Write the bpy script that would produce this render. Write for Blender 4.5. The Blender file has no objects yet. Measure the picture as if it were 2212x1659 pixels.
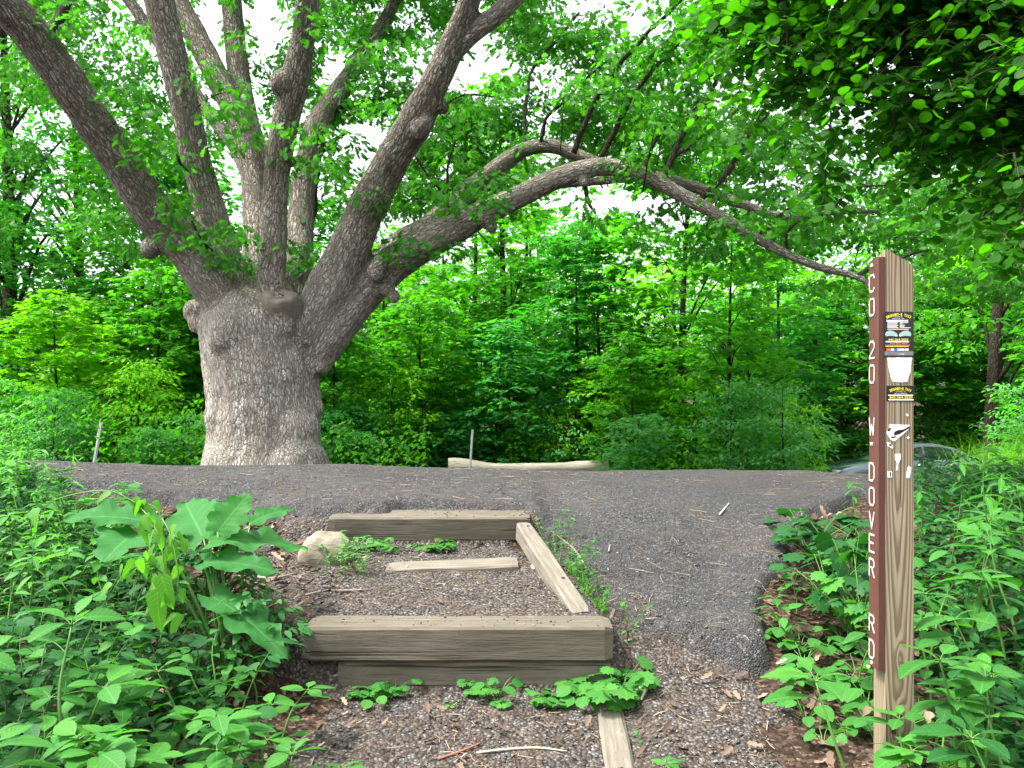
import bpy, math, random
import numpy as np
from mathutils import Vector, Matrix, noise, Euler

SC = bpy.context.scene
COL = SC.collection
PI = math.pi
E = 1.6                      # eye height; world z = E + height relative to the eye
PITCH = math.radians(1.66)
F = 1737.0                   # focal length in units of a 2212 wide picture
rng = np.random.default_rng(7)
random.seed(7)

# ------------------------------------------------------------------ helpers
def P(u, v, Y):
    xc, yc = (u - 1106) / F, (829.5 - v) / F
    d = np.array([xc, math.cos(PITCH) - math.sin(PITCH) * yc, math.sin(PITCH) + math.cos(PITCH) * yc])
    d *= Y / d[1]
    return d + np.array([0, 0, E])

def tag(o, label=None, cat=None, group=None, kind=None):
    if label: o['label'] = label
    if cat: o['category'] = cat
    if group: o['group'] = group
    if kind: o['kind'] = kind
    return o

def empty(name, loc, rz=0.0, scale=1.0):
    o = bpy.data.objects.new(name, None)
    COL.objects.link(o)
    o.location = loc
    o.rotation_euler = (0, 0, rz)
    o.scale = (scale,) * 3
    o.empty_display_size = 0.1
    return o

def link(name, me, mat=None, parent=None):
    o = bpy.data.objects.new(name, me)
    COL.objects.link(o)
    if parent is not None: o.parent = parent
    if mat is not None:
        if len(me.materials) == 0:
            me.materials.append(mat)
        elif me.materials[0] != mat:
            o.material_slots[0].link = 'OBJECT'
            o.material_slots[0].material = mat
    return o

def mesh_np(name, V, loops, starts, totals, smooth=True):
    me = bpy.data.meshes.new(name)
    me.vertices.add(len(V)); me.vertices.foreach_set('co', np.ascontiguousarray(V, dtype=np.float32).ravel())
    me.loops.add(len(loops)); me.loops.foreach_set('vertex_index', np.ascontiguousarray(loops, dtype=np.int32))
    me.polygons.add(len(starts))
    me.polygons.foreach_set('loop_start', np.ascontiguousarray(starts, dtype=np.int32))
    me.polygons.foreach_set('loop_total', np.ascontiguousarray(totals, dtype=np.int32))
    me.polygons.foreach_set('use_smooth', np.full(len(starts), smooth, dtype=bool))
    me.update(calc_edges=True)
    me.validate()
    return me

class MB:
    def __init__(s): s.v = []; s.f = []; s.m = []
    def add(s, V, Fs, mi=0):
        o = len(s.v)
        s.v.extend([tuple(map(float, p)) for p in V])
        for f in Fs:
            s.f.append(tuple(i + o for i in f)); s.m.append(mi)
    def box(s, c, h, R=None, mi=0):
        V = []
        for x in (-1, 1):
            for y in (-1, 1):
                for z in (-1, 1):
                    p = Vector((x * h[0], y * h[1], z * h[2]))
                    if R is not None: p = R @ p
                    V.append(p + Vector(c))
        s.add(V, [(0, 1, 3, 2), (4, 6, 7, 5), (0, 4, 5, 1), (2, 3, 7, 6), (0, 2, 6, 4), (1, 5, 7, 3)], mi)
    def tube(s, pts, rad, n=6, mi=0, cap=True):
        C, T, N, B = sweep(pts)
        V = []; k = len(C)
        for i in range(k):
            for j in range(n):
                a = 2 * PI * j / n
                V.append(C[i] + rad[i] * (math.cos(a) * N[i] + math.sin(a) * B[i]))
        Fs = []
        for i in range(k - 1):
            for j in range(n):
                a, b = i * n + j, i * n + (j + 1) % n
                Fs.append((a, b, b + n, a + n))
        if cap:
            Fs.append(tuple(range(n - 1, -1, -1))); Fs.append(tuple((k - 1) * n + j for j in range(n)))
        s.add(V, Fs, mi)
    def mesh(s, name, smooth=True):
        me = bpy.data.meshes.new(name)
        me.from_pydata(s.v, [], s.f)
        me.polygons.foreach_set('use_smooth', [smooth] * len(s.f))
        me.update()
        return me
    def build(s, name, mats, parent=None, smooth=True):
        me = s.mesh(name, smooth)
        for m in (mats if isinstance(mats, (list, tuple)) else [mats]): me.materials.append(m)
        if any(s.m): me.polygons.foreach_set('material_index', s.m)
        o = bpy.data.objects.new(name, me); COL.objects.link(o)
        if parent is not None: o.parent = parent
        return o

def sweep(pts):
    C = [np.array(p, dtype=float) for p in pts]
    k = len(C); T = []
    for i in range(k):
        t = C[min(i + 1, k - 1)] - C[max(i - 1, 0)]
        T.append(t / (np.linalg.norm(t) + 1e-9))
    ref = np.array([0, 0, 1.0]) if abs(T[0][2]) < .8 else np.array([0, 1.0, 0])
    n = np.cross(T[0], ref); n /= np.linalg.norm(n)
    N = []; B = []
    for i in range(k):
        n = n - np.dot(n, T[i]) * T[i]; n /= (np.linalg.norm(n) + 1e-9)
        N.append(n); B.append(np.cross(T[i], n))
    return C, T, N, B

def catmull(pts, rad, per=6):
    P_ = [np.array(p, dtype=float) for p in pts]
    P_ = [2 * P_[0] - P_[1]] + P_ + [2 * P_[-1] - P_[-2]]
    out = []; ro = []
    for i in range(1, len(P_) - 2):
        p0, p1, p2, p3 = P_[i - 1:i + 3]
        for j in range(per):
            t = j / per
            out.append(.5 * (2 * p1 + (p2 - p0) * t + (2 * p0 - 5 * p1 + 4 * p2 - p3) * t * t + (3 * p1 - p0 - 3 * p2 + p3) * t ** 3))
            tt = t * t * (3 - 2 * t)
            ro.append(rad[i - 1] * (1 - tt) + rad[i] * tt)
    out.append(P_[-2]); ro.append(rad[-1])
    return out, ro

# ------------------------------------------------------------------ terrain
_ys = [-6, 0, 1.5, 2.6, 3.3, 4.6, 5.5, 6.8, 8, 13, 16, 19, 26, 40, 90, 400]
_zs = [-2.6, -1.6, -1.38, -1.17, -1.06, -.76, -.605, -.555, -.65, -1.10, -1.36, -1.63, -2.5, -2.6, -1.6, 4]
_fy = np.arange(-6, 60, .05)
_fz = np.interp(_fy, _ys, _zs)
_pad = np.pad(_fz, 6, mode='edge')
_fz = np.convolve(_pad, np.ones(13) / 13, mode='valid')
_sy = [-6, 0, 1.5, 2.6, 3.21, 3.33, 4.50, 4.60, 4.70, 5.5, 6.8, 8, 9]
_sz = [-2.6, -1.6, -1.40, -1.215, -1.135, -.90, -.815, -.80, -.64, -.58, -.555, -.65, -.74]

def sstep(a, b, x):
    t = np.clip((x - a) / (b - a), 0, 1)
    return t * t * (3 - 2 * t)

def H(x, y):
    x = np.asarray(x, dtype=float); y = np.asarray(y, dtype=float)
    z = np.where(y < 59, np.interp(y, _fy, _fz), np.interp(y, _ys, _zs))
    zs = np.interp(y, _sy, _sz)
    xr = np.interp(y, [3.0, 3.3, 4.6, 5.2], [.42, .40, .12, .12])
    rm = 1 - sstep(0, .12, x - xr)
    m2 = np.where((y > 3.15), sstep(-1.65, -.95, x), sstep(-1.3, -.7, x)) * rm
    m = np.where(y < 8, m2, 0)
    z = z * (1 - m) + zs * m
    z = z - .0144 * np.clip(x, -8, 8) * sstep(4.6, 6.6, y) * (1 - .5 * sstep(9, 14, y))
    # banks rise a little away from the path
    z = z + .10 * sstep(1.6, 3.4, np.abs(x)) * (1 - sstep(4.5, 6.2, y)) * sstep(.5, 2.5, y)
    # gentle bumps
    z = z + .018 * np.sin(1.7 * x + .6) * np.sin(1.3 * y + 1.1) * (1 - m)
    z = z + .25 * np.sin(.21 * x + 1) * np.sin(.17 * y) * sstep(16, 30, y)
    return E + z

def Hf(x, y): return float(H(x, y))

def vnoise(x, y, f, seed=0):
    # cheap value noise on arrays
    X = x * f + seed * 17.3; Y = y * f + seed * 9.7
    xi = np.floor(X); yi = np.floor(Y); xf = X - xi; yf = Y - yi
    xf = xf * xf * (3 - 2 * xf); yf = yf * yf * (3 - 2 * yf)
    def h(a, b):
        s = np.sin(a * 127.1 + b * 311.7 + seed * 74.7) * 43758.5453
        return s - np.floor(s)
    return (h(xi, yi) * (1 - xf) + h(xi + 1, yi) * xf) * (1 - yf) + (h(xi, yi + 1) * (1 - xf) + h(xi + 1, yi + 1) * xf) * yf

def grid_mesh(name, xs, ys, Z):
    nx, ny = len(xs), len(ys)
    X, Y = np.meshgrid(xs, ys)
    V = np.stack([X.ravel(), Y.ravel(), Z.ravel()], 1)
    i = np.arange((nx - 1) * (ny - 1)); r = i // (nx - 1); c = i % (nx - 1)
    a = r * nx + c
    loops = np.stack([a, a + 1, a + nx + 1, a + nx], 1).ravel()
    st = np.arange(len(i)) * 4
    return mesh_np(name, V, loops, st, np.full(len(i), 4))

def axis(parts):
    out = []
    for a, b, s in parts: out.append(np.arange(a, b, s))
    out.append(np.array([parts[-1][1]]))
    return np.concatenate(out)

# ------------------------------------------------------------------ materials
def new_mat(name):
    m = bpy.data.materials.new(name); m.use_nodes = True
    nt = m.node_tree; nt.nodes.clear()
    return m, nt

class NT:
    def __init__(s, nt): s.nt = nt
    def n(s, t, **kw):
        nd = s.nt.nodes.new(t)
        for k, v in kw.items():
            if k.startswith('i_'):
                nd.inputs[k[2:].replace('_', ' ')].default_value = v
            else: setattr(nd, k, v)
        return nd
    def l(s, a, b): s.nt.links.new(a, b)
    def math(s, op, a, b=None):
        nd = s.nt.nodes.new('ShaderNodeMath'); nd.operation = op
        for k, q in enumerate((a, b)):
            if q is None: continue
            if isinstance(q, (int, float)): nd.inputs[k].default_value = q
            else: s.l(q, nd.inputs[k])
        return nd.outputs[0]
    def ramp(s, fac, stops, interp='LINEAR'):
        nd = s.nt.nodes.new('ShaderNodeValToRGB'); cr = nd.color_ramp; cr.interpolation = interp
        while len(cr.elements) < len(stops): cr.elements.new(.5)
        for e, (p, c) in zip(cr.elements, stops):
            e.position = p; e.color = (c[0], c[1], c[2], 1) if not isinstance(c, (int, float)) else (c, c, c, 1)
        s.l(fac, nd.inputs[0]); return nd.outputs[0]
    def mix(s, fac, a, b, bt='MIX'):
        nd = s.nt.nodes.new('ShaderNodeMix'); nd.data_type = 'RGBA'; nd.blend_type = bt
        for k, q in ((0, fac), (6, a), (7, b)):
            if isinstance(q, (int, float)): nd.inputs[k].default_value = q
            elif isinstance(q, tuple): nd.inputs[k].default_value = (*q, 1)
            else: s.l(q, nd.inputs[k])
        return nd.outputs[2]
    def noise(s, vec, scale, detail=4, rough=.55, dist=0, out=0):
        nd = s.nt.nodes.new('ShaderNodeTexNoise')
        nd.inputs['Scale'].default_value = scale; nd.inputs['Detail'].default_value = detail
        nd.inputs['Roughness'].default_value = rough; nd.inputs['Distortion'].default_value = dist
        if vec is not None: s.l(vec, nd.inputs['Vector'])
        return nd.outputs[out]
    def voro(s, vec, scale, feature='F1', out='Distance', rnd=1):
        nd = s.nt.nodes.new('ShaderNodeTexVoronoi'); nd.feature = feature
        nd.inputs['Scale'].default_value = scale; nd.inputs['Randomness'].default_value = rnd
        if vec is not None: s.l(vec, nd.inputs['Vector'])
        return nd.outputs[out]
    def mapping(s, vec, scale=(1, 1, 1), loc=(0, 0, 0)):
        nd = s.nt.nodes.new('ShaderNodeMapping'); nd.inputs['Scale'].default_value = scale; nd.inputs['Location'].default_value = loc
        s.l(vec, nd.inputs['Vector']); return nd.outputs[0]
    def coord(s, which='Object'):
        return s.nt.nodes.new('ShaderNodeTexCoord').outputs[which]
    def out(s, col, rough=.8, bump=None, bstr=.5, bdist=.01, spec=.3, metal=0, coat=0):
        b = s.nt.nodes.new('ShaderNodeBsdfPrincipled')
        if isinstance(col, tuple): b.inputs['Base Color'].default_value = (*col, 1)
        else: s.l(col, b.inputs['Base Color'])
        if isinstance(rough, (int, float)): b.inputs['Roughness'].default_value = rough
        else: s.l(rough, b.inputs['Roughness'])
        b.inputs['Specular IOR Level'].default_value = spec
        b.inputs['Metallic'].default_value = metal
        b.inputs['Coat Weight'].default_value = coat
        if bump is not None:
            bp = s.nt.nodes.new('ShaderNodeBump'); bp.inputs['Strength'].default_value = bstr; bp.inputs['Distance'].default_value = bdist
            s.l(bump, bp.inputs['Height']); s.l(bp.outputs[0], b.inputs['Normal'])
        o = s.nt.nodes.new('ShaderNodeOutputMaterial'); s.l(b.outputs[0], o.inputs[0])
        return b

def plain(name, col, rough=.5, metal=0, spec=.4, coat=0, var=.15):
    m, nt = new_mat(name); g = NT(nt)
    f = g.noise(g.coord(), 9, 5)
    c = g.mix(f, tuple(x * (1 - var) for x in col), tuple(min(1, x * (1 + var)) for x in col))
    g.out(c, rough, None, spec=spec, metal=metal, coat=coat)
    return m

def leaf_mat(name, dark, mid, light, trans=.45, tcol=None, rough=.52, spec=.22, veins=False, objvar=.5):
    m, nt = new_mat(name); g = NT(nt)
    geo = g.n('ShaderNodeNewGeometry'); oi = g.n('ShaderNodeObjectInfo')
    r = g.math('MULTIPLY_ADD', oi.outputs['Random'], objvar)
    nd = r.node; nd.inputs[2].default_value = -objvar / 2
    r2 = g.math('ADD', geo.outputs['Random Per Island'], r)
    col = g.ramp(r2, [(0.0, dark), (.5, mid), (1.0, light)])
    # patchy colour inside leaves and between clumps
    nz = g.noise(g.coord(), 1.3, 3)
    col = g.mix(g.math('MULTIPLY', nz, .55), col, tuple(c * 1.7 for c in light), 'MIX')
    bump = None
    if veins:
        at = g.n('ShaderNodeAttribute', attribute_name='lf')
        sp = g.n('ShaderNodeSeparateXYZ'); g.l(at.outputs['Vector'], sp.inputs[0])
        ax = g.math('ABSOLUTE', sp.outputs[0])
        mid_ = g.math('LESS_THAN', ax, .014)
        sv = g.math('SUBTRACT', sp.outputs[1], g.math('MULTIPLY', ax, .75))
        w = g.math('SINE', g.math('MULTIPLY', sv, 48))
        wv = g.math('MULTIPLY', g.math('GREATER_THAN', w, .93), .13)
        vf = g.math('MAXIMUM', g.math('MULTIPLY', mid_, .35), wv)
        col = g.mix(vf, col, tuple(min(1, c * 1.9 + .03) for c in light))
        spt = g.noise(g.coord(), 28, 4, .7)
        col = g.mix(g.ramp(spt, [(.66, 0), (.71, .6)]), col, (.10, .085, .03))
        bump = g.math('ADD', w, g.noise(g.coord(), 40, 3))
    b = g.n('ShaderNodeBsdfPrincipled')
    g.l(col, b.inputs['Base Color']); b.inputs['Roughness'].default_value = rough
    b.inputs['Specular IOR Level'].default_value = spec
    if bump is not None:
        bp = g.n('ShaderNodeBump'); bp.inputs['Strength'].default_value = .12; bp.inputs['Distance'].default_value = .004
        g.l(bump, bp.inputs['Height']); g.l(bp.outputs[0], b.inputs['Normal'])
    t = g.n('ShaderNodeBsdfTranslucent')
    tc = g.mix(1.0, col, (tcol or (1.9, 2.3, .6)), 'MULTIPLY')
    g.l(tc, t.inputs['Color'])
    mx = g.n('ShaderNodeMixShader'); mx.inputs[0].default_value = trans
    g.l(b.outputs[0], mx.inputs[1]); g.l(t.outputs[0], mx.inputs[2])
    o = g.n('ShaderNodeOutputMaterial'); g.l(mx.outputs[0], o.inputs[0])
    return m

M = {}
M['oak_leaf'] = leaf_mat('oak_leaf', (0.0107, 0.0646, 0.0126), (0.0214, 0.1119, 0.0190), (0.0489, 0.1808, 0.0177))
M['maple_yellow'] = leaf_mat('maple_yellow', (0.0410, 0.1620, 0.0097), (0.0821, 0.2632, 0.0118), (0.1641, 0.3644, 0.0137))
M['maple_mid'] = leaf_mat('maple_mid', (0.0157, 0.0907, 0.0098), (0.0324, 0.1613, 0.0146), (0.0714, 0.2518, 0.0163))
M['maple_blue'] = leaf_mat('maple_blue', (0.0124, 0.0935, 0.0260), (0.0260, 0.1557, 0.0415), (0.0519, 0.2284, 0.0519))
M['deep_leaf'] = leaf_mat('deep_leaf', (0.0089, 0.0671, 0.0135), (0.0168, 0.1120, 0.0179), (0.0336, 0.1903, 0.0224))
M['round_leaf'] = leaf_mat('round_leaf', (0.0060, 0.0420, 0.0036), (0.0108, 0.0654, 0.0046), (0.0266, 0.1120, 0.0055), trans=.58, spec=.15, tcol=(2.4, 2.9, .5))
M['shrub_pale'] = leaf_mat('shrub_pale', (0.0298, 0.1447, 0.0425), (0.0511, 0.2042, 0.0596), (0.0936, 0.2893, 0.0766), spec=.5)
M['jewelweed'] = leaf_mat('jewelweed', (0.0138, 0.0784, 0.0169), (0.0258, 0.1212, 0.0243), (0.0507, 0.1711, 0.0270), veins=True, trans=.36, spec=.16)
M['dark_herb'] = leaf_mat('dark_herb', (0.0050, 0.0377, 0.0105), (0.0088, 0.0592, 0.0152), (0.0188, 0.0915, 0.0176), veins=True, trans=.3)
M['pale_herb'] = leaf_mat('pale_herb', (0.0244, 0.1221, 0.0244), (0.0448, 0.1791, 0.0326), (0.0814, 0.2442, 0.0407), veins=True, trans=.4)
M['burdock'] = leaf_mat('burdock', (0.0195, 0.0949, 0.0279), (0.0279, 0.1228, 0.0335), (0.0391, 0.1507, 0.0335), veins=True, trans=.38, spec=.12, rough=.6)
M['bindweed'] = leaf_mat('bindweed', (0.0382, 0.1339, 0.0191), (0.0574, 0.1785, 0.0191), (0.0829, 0.2167, 0.0319), veins=True, trans=.45)
M['grass'] = leaf_mat('grass', (0.0320, 0.1360, 0.0120), (0.0640, 0.2080, 0.0120), (0.1120, 0.2880, 0.0160))
M['stem'] = plain('stem', (.07, .17, .03), .5)
M['red_stem'] = plain('red_stem', (.09, .045, .02), .6)
M['twig_bark'] = plain('twig_bark', (.055, .042, .032), .9)

def bark(name, c_dark, c_mid, c_light, attr=True, moss=.0, sc=1.0, second=None):
    m, nt = new_mat(name); g = NT(nt)
    vec = g.n('ShaderNodeAttribute', attribute_name='bark').outputs['Vector'] if attr else g.coord()
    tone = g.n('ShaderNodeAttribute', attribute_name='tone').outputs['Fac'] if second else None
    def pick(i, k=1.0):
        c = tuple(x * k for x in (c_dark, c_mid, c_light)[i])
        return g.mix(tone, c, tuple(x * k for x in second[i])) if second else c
    v1 = g.mapping(vec, (1, 1, .26))
    wob = g.noise(vec, 3.0 * sc, 4, out=1)
    v2 = g.n('ShaderNodeVectorMath', operation='MULTIPLY_ADD'); g.l(wob, v2.inputs[0]); v2.inputs[1].default_value = (.10, .10, .05); g.l(v1, v2.inputs[2])
    d1 = g.voro(v2.outputs[0], 15 * sc, 'DISTANCE_TO_EDGE')
    d2 = g.voro(g.mapping(v2.outputs[0], (1, 1, 2.2)), 34 * sc, 'DISTANCE_TO_EDGE')
    fine = g.noise(v1, 55 * sc, 6, .75)
    big = g.noise(vec, 1.6, 4)
    furrow = g.noise(g.mapping(vec, (6, 6, .7)), 1.7 * sc, 6, .65, 1.0)
    fr = g.ramp(furrow, [(.36, 0), (.50, 1)])
    cr = g.ramp(d1, [(0, 0), (.12, .7), (.4, 1)])
    cr2 = g.ramp(d2, [(0, .2), (.14, 1)])
    hgt = g.math('MULTIPLY', g.math('MULTIPLY', cr, cr2), g.math('ADD', g.math('MULTIPLY', fr, .75), .25))
    hgt.node.inputs[1].node if False else None
    h2 = g.math('ADD', hgt, g.math('MULTIPLY', fine, .4))
    f = g.math('ADD', g.math('MULTIPLY', hgt, .75), g.math('MULTIPLY', fine, .55))
    lo = g.mix(g.ramp(f, [(.20, 0), (.55, 1)]), pick(0), pick(1))
    col = g.mix(g.ramp(f, [(.55, 0), (.95, 1)]), lo, pick(2))
    col = g.mix(g.ramp(big, [(.42, .0), (.75, .45)]), col, pick(1, .55))
    stn = g.noise(g.mapping(vec, (3.2, 3.2, .35)), 1.5, 5, .6)
    col = g.mix(g.ramp(stn, [(.54, 0), (.72, .5)]), col, pick(0, 1.5))
    if moss > 0:
        mz = g.noise(vec, 3.1, 5, .65)
        mf = g.ramp(mz, [(.58, 0), (.70, moss)])
        if second: mf = g.math('MULTIPLY', mf, tone)
        col = g.mix(mf, col, (.06, .062, .02))
    lz = g.noise(vec, 19, 6, .75)
    col = g.mix(g.ramp(lz, [(.58, 0), (.70, .5)]), col, (.44, .44, .39))
    lz2 = g.noise(vec, 4.3, 6, .7)
    col = g.mix(g.ramp(lz2, [(.66, 0), (.74, .4)]), col, (.33, .40, .31))
    g.out(col, .92, h2, 1.0, .05, spec=.12)
    return m
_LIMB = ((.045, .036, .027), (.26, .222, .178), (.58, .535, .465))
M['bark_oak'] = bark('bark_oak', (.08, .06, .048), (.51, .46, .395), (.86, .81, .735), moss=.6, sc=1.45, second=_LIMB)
M['bark_branch'] = bark('bark_branch', (.03, .024, .018), (.085, .068, .052), (.2, .17, .14), attr=False, sc=2.0)
M['bark_far'] = bark('bark_far', (.02, .017, .013), (.06, .048, .036), (.14, .115, .09), attr=False, sc=1.2)
M['cut_wood'] = plain('cut_wood', (.17, .145, .115), .95, var=.75)
M['hole'] = plain('hole', (.02, .015, .012), .95)

# wood of the timbers: grain along the local X axis
def timber_mat(name, base, dark, green, seed=0.0):
    m, nt = new_mat(name); g = NT(nt)
    co = g.coord(); co = g.mapping(co, loc=(seed, seed * 1.7, seed * .3))
    st = g.mapping(co, (2.6, 30, 30))
    gr = g.noise(st, 2.2, 7, .62, .6)
    crack = g.noise(g.mapping(co, (.9, 60, 60)), 1.0, 3, .5, .3)
    blot = g.noise(co, 5, 5, .6)
    ring = g.n('ShaderNodeTexWave', wave_type='BANDS', bands_direction='Y'); ring.inputs['Scale'].default_value = 9
    ring.inputs['Distortion'].default_value = 5; ring.inputs['Detail'].default_value = 3; ring.inputs['Detail Scale'].default_value = .6
    g.l(g.mapping(co, (.35, 1, 1)), ring.inputs['Vector'])
    col = g.ramp(gr, [(.25, dark), (.5, base), (.8, tuple(min(1, c * 1.35) for c in base))])
    col = g.mix(g.math('MULTIPLY', ring.outputs['Fac'], .35), col, dark)
    col = g.mix(g.ramp(blot, [(.42, 0), (.75, .75)]), col, green)
    ck = g.ramp(crack, [(.30, 1), (.36, 0)])
    col = g.mix(g.math('MULTIPLY', ck, .85), col, (.018, .014, .01))
    spots = g.noise(co, 90, 2)
    col = g.mix(g.ramp(spots, [(.68, 0), (.75, .6)]), col, (.03, .025, .018))
    hh = g.math('SUBTRACT', gr, g.math('MULTIPLY', ck, 1.2))
    g.out(col, .85, hh, .55, .008, spec=.2)
    return m
M['timber'] = timber_mat('timber', (.126, .110, .086), (.048, .039, .030), (.072, .066, .046))
M['timber_pale'] = timber_mat('timber_pale', (.165, .148, .12), (.072, .061, .048), (.115, .107, .08), 3.3)
M['log_wood'] = timber_mat('log_wood', (.52, .46, .39), (.34, .29, .23), (.46, .41, .34), 7.1)

def post_mat():
    m, nt = new_mat('post_wood'); g = NT(nt)
    co = g.coord(); sp = g.n('ShaderNodeSeparateXYZ'); g.l(co, sp.inputs[0])
    x, y, z = sp.outputs
    nz = g.noise(g.mapping(co, (3, 3, .9)), 1.3, 3)
    zz = g.math('MAXIMUM', g.math('SUBTRACT', 1.25, z), 0)
    off = g.math('ADD', g.math('MULTIPLY', zz, .045), g.math('MULTIPLY', nz, .022))
    # knots push the rings aside
    def bumpk(cx, cz, sx, sz, amp):
        dx = g.math('DIVIDE', g.math('SUBTRACT', x, cx), sx); dz = g.math('DIVIDE', g.math('SUBTRACT', z, cz), sz)
        d = g.math('ADD', g.math('MULTIPLY', dx, dx), g.math('MULTIPLY', dz, dz))
        return g.math('MULTIPLY', g.math('POWER', 2.718, g.math('MULTIPLY', d, -1)), amp), d
    k1, d1 = bumpk(.003, .42, .016, .06, .022)
    k2, d2 = bumpk(.0, .62, .014, .05, .018)
    k3, d3 = bumpk(-.018, .385, .012, .03, -.012)
    yy = g.math('ADD', g.math('ADD', y, .040), off)
    xx = g.math('ADD', x, .006)
    r = g.math('SQRT', g.math('ADD', g.math('MULTIPLY', xx, xx), g.math('MULTIPLY', yy, yy)))
    r = g.math('ADD', r, g.math('ADD', k1, g.math('ADD', k2, k3)))
    fr = g.math('FRACT', g.math('MULTIPLY', g.math('ADD', r, g.math('MULTIPLY', g.noise(g.mapping(co, (18, 18, .8)), 2, 3), .012)), 105))
    ring = g.ramp(fr, [(0, .3), (.12, 0), (.4, .12), (.62, .85), (.92, 1), (1, .3)])
    base = g.ramp(g.noise(g.mapping(co, (40, 40, 1.5)), 2, 4), [(.3, (.225, .178, .118)), (.7, (.34, .28, .195))])
    gz = g.ramp(z, [(.0, (.0, .0, .0)), (1.0, (1, 1, 1))])
    base = g.mix(g.math('MULTIPLY', g.ramp(z, [(1.0, 0), (1.5, 1)]) if False else g.noise(co, 4, 3), .35), base, (.19, .20, .12))
    col = g.mix(g.math('MULTIPLY', ring, .85), base, (.10, .064, .040))
    for (cx, cz, rr) in ((.004, .435, .006), (-.019, .385, .0085), (.012, .60, .006)):
        dx = g.math('SUBTRACT', x, cx); dz = g.math('SUBTRACT', z, cz)
        d = g.math('SQRT', g.math('ADD', g.math('MULTIPLY', dx, dx), g.math('MULTIPLY', dz, dz)))
        col = g.mix(g.math('LESS_THAN', d, rr), col, (.06, .035, .02))
    # long drying crack
    cx = g.math('ABSOLUTE', g.math('SUBTRACT', g.math('SUBTRACT', x, .001), g.math('MULTIPLY', g.noise(g.mapping(co, (0, 0, 1)), 5, 2), .006)))
    ck = g.math('MULTIPLY', g.math('LESS_THAN', cx, .0011), g.math('GREATER_THAN', z, 1.1))
    col = g.mix(ck, col, (.02, .015, .01))
    g.out(col, .8, g.math('ADD', ring, g.noise(g.mapping(co, (60, 60, 2)), 3, 4)), .25, .002, spec=.2)
    return m
M['post'] = post_mat()

def paint_mat():
    m, nt = new_mat('brown_paint'); g = NT(nt)
    co = g.coord()
    c = g.mix(g.noise(co, 12, 5), (.062, .025, .018), (.098, .041, .03))
    ch = g.noise(g.mapping(co, (3, 3, 1)), 55, 4, .7)
    c = g.mix(g.ramp(ch, [(.69, 0), (.72, .8)]), c, (.34, .25, .2))
    g.out(c, .55, g.noise(co, 80, 3), .2, .002)
    return m
M['brown_paint'] = paint_mat()
M['white_paint'] = plain('white_paint', (.43, .42, .39), .6, var=.08)
M['sticker_black'] = plain('sticker_black', (.012, .011, .012), .3, spec=.5)
M['sticker_yellow'] = plain('sticker_yellow', (.78, .70, .03), .4)
M['sticker_white'] = plain('sticker_white', (.75, .76, .78), .5, var=.05)
M['sticker_grey'] = plain('sticker_grey', (.16, .16, .18), .4)
M['sticker_orange'] = plain('sticker_orange', (.75, .16, .02), .4)
M['sticker_blue'] = plain('sticker_blue', (.03, .14, .55), .4)
M['sticker_red'] = plain('sticker_red', (.6, .04, .04), .4)
M['sticker_green'] = plain('sticker_green', (.03, .32, .12), .4)
M['sticker_silver'] = plain('sticker_silver', (.30, .42, .42), .35)
M['metal'] = plain('metal', (.45, .46, .47), .38, metal=.8)
M['galvanised'] = plain('galvanised', (.62, .64, .66), .45, metal=.3)
M['car_paint'] = plain('car_paint', (.15, .17, .22), .22, metal=.5, coat=1.0, var=.03)
M['car_glass'] = plain('car_glass', (.012, .02, .02), .05, spec=.7)
M['rubber'] = plain('rubber', (.015, .015, .015), .8)
M['lamp_glass'] = plain('lamp_glass', (.55, .58, .6), .1, spec=.7)
M['alloy'] = plain('alloy', (.42, .43, .45), .3, metal=.9)

def asphalt_mat():
    m, nt = new_mat('asphalt'); g = NT(nt)
    co = g.coord()
    cell = g.voro(co, 120, 'F1', 'Color'); sp = g.n('ShaderNodeSeparateColor'); g.l(cell, sp.inputs[0])
    dist = g.voro(co, 120, 'F1', 'Distance')
    cell2 = g.voro(co, 55, 'F1', 'Color'); sp2 = g.n('ShaderNodeSeparateColor'); g.l(cell2, sp2.inputs[0])
    col = g.ramp(sp.outputs[0], [(0, (.015, .016, .018)), (.6, (.046, .047, .050)), (.9, (.11, .11, .113)), (1, (.28, .28, .27))])
    col2 = g.ramp(sp2.outputs[0], [(0, (.021, .022, .024)), (.8, (.06, .061, .065)), (1, (.2, .2, .195))])
    col = g.mix(.4, col, col2)
    gap = g.ramp(dist, [(.35, 0), (.75, .7)])
    col = g.mix(gap, col, (.012, .012, .013))
    big = g.noise(co, .9, 4, .6)
    col = g.mix(g.ramp(big, [(.35, .45), (.55, 0)]), col, (.03, .03, .034))
    col = g.mix(g.ramp(big, [(.55, 0), (.75, .25)]), col, (.10, .10, .108))
    dirt = g.noise(co, 2.3, 7, .72)
    col = g.mix(g.ramp(dirt, [(.45, 0), (.72, .55)]), col, (.085, .066, .05))
    h = g.math('SUBTRACT', g.math('MULTIPLY', sp.outputs[1], .6), dist)
    h = g.math('ADD', h, g.math('MULTIPLY', g.noise(co, 14, 4), .8))
    g.out(col, .85, h, .9, .012, spec=.3)
    return m
M['asphalt'] = asphalt_mat()

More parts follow.
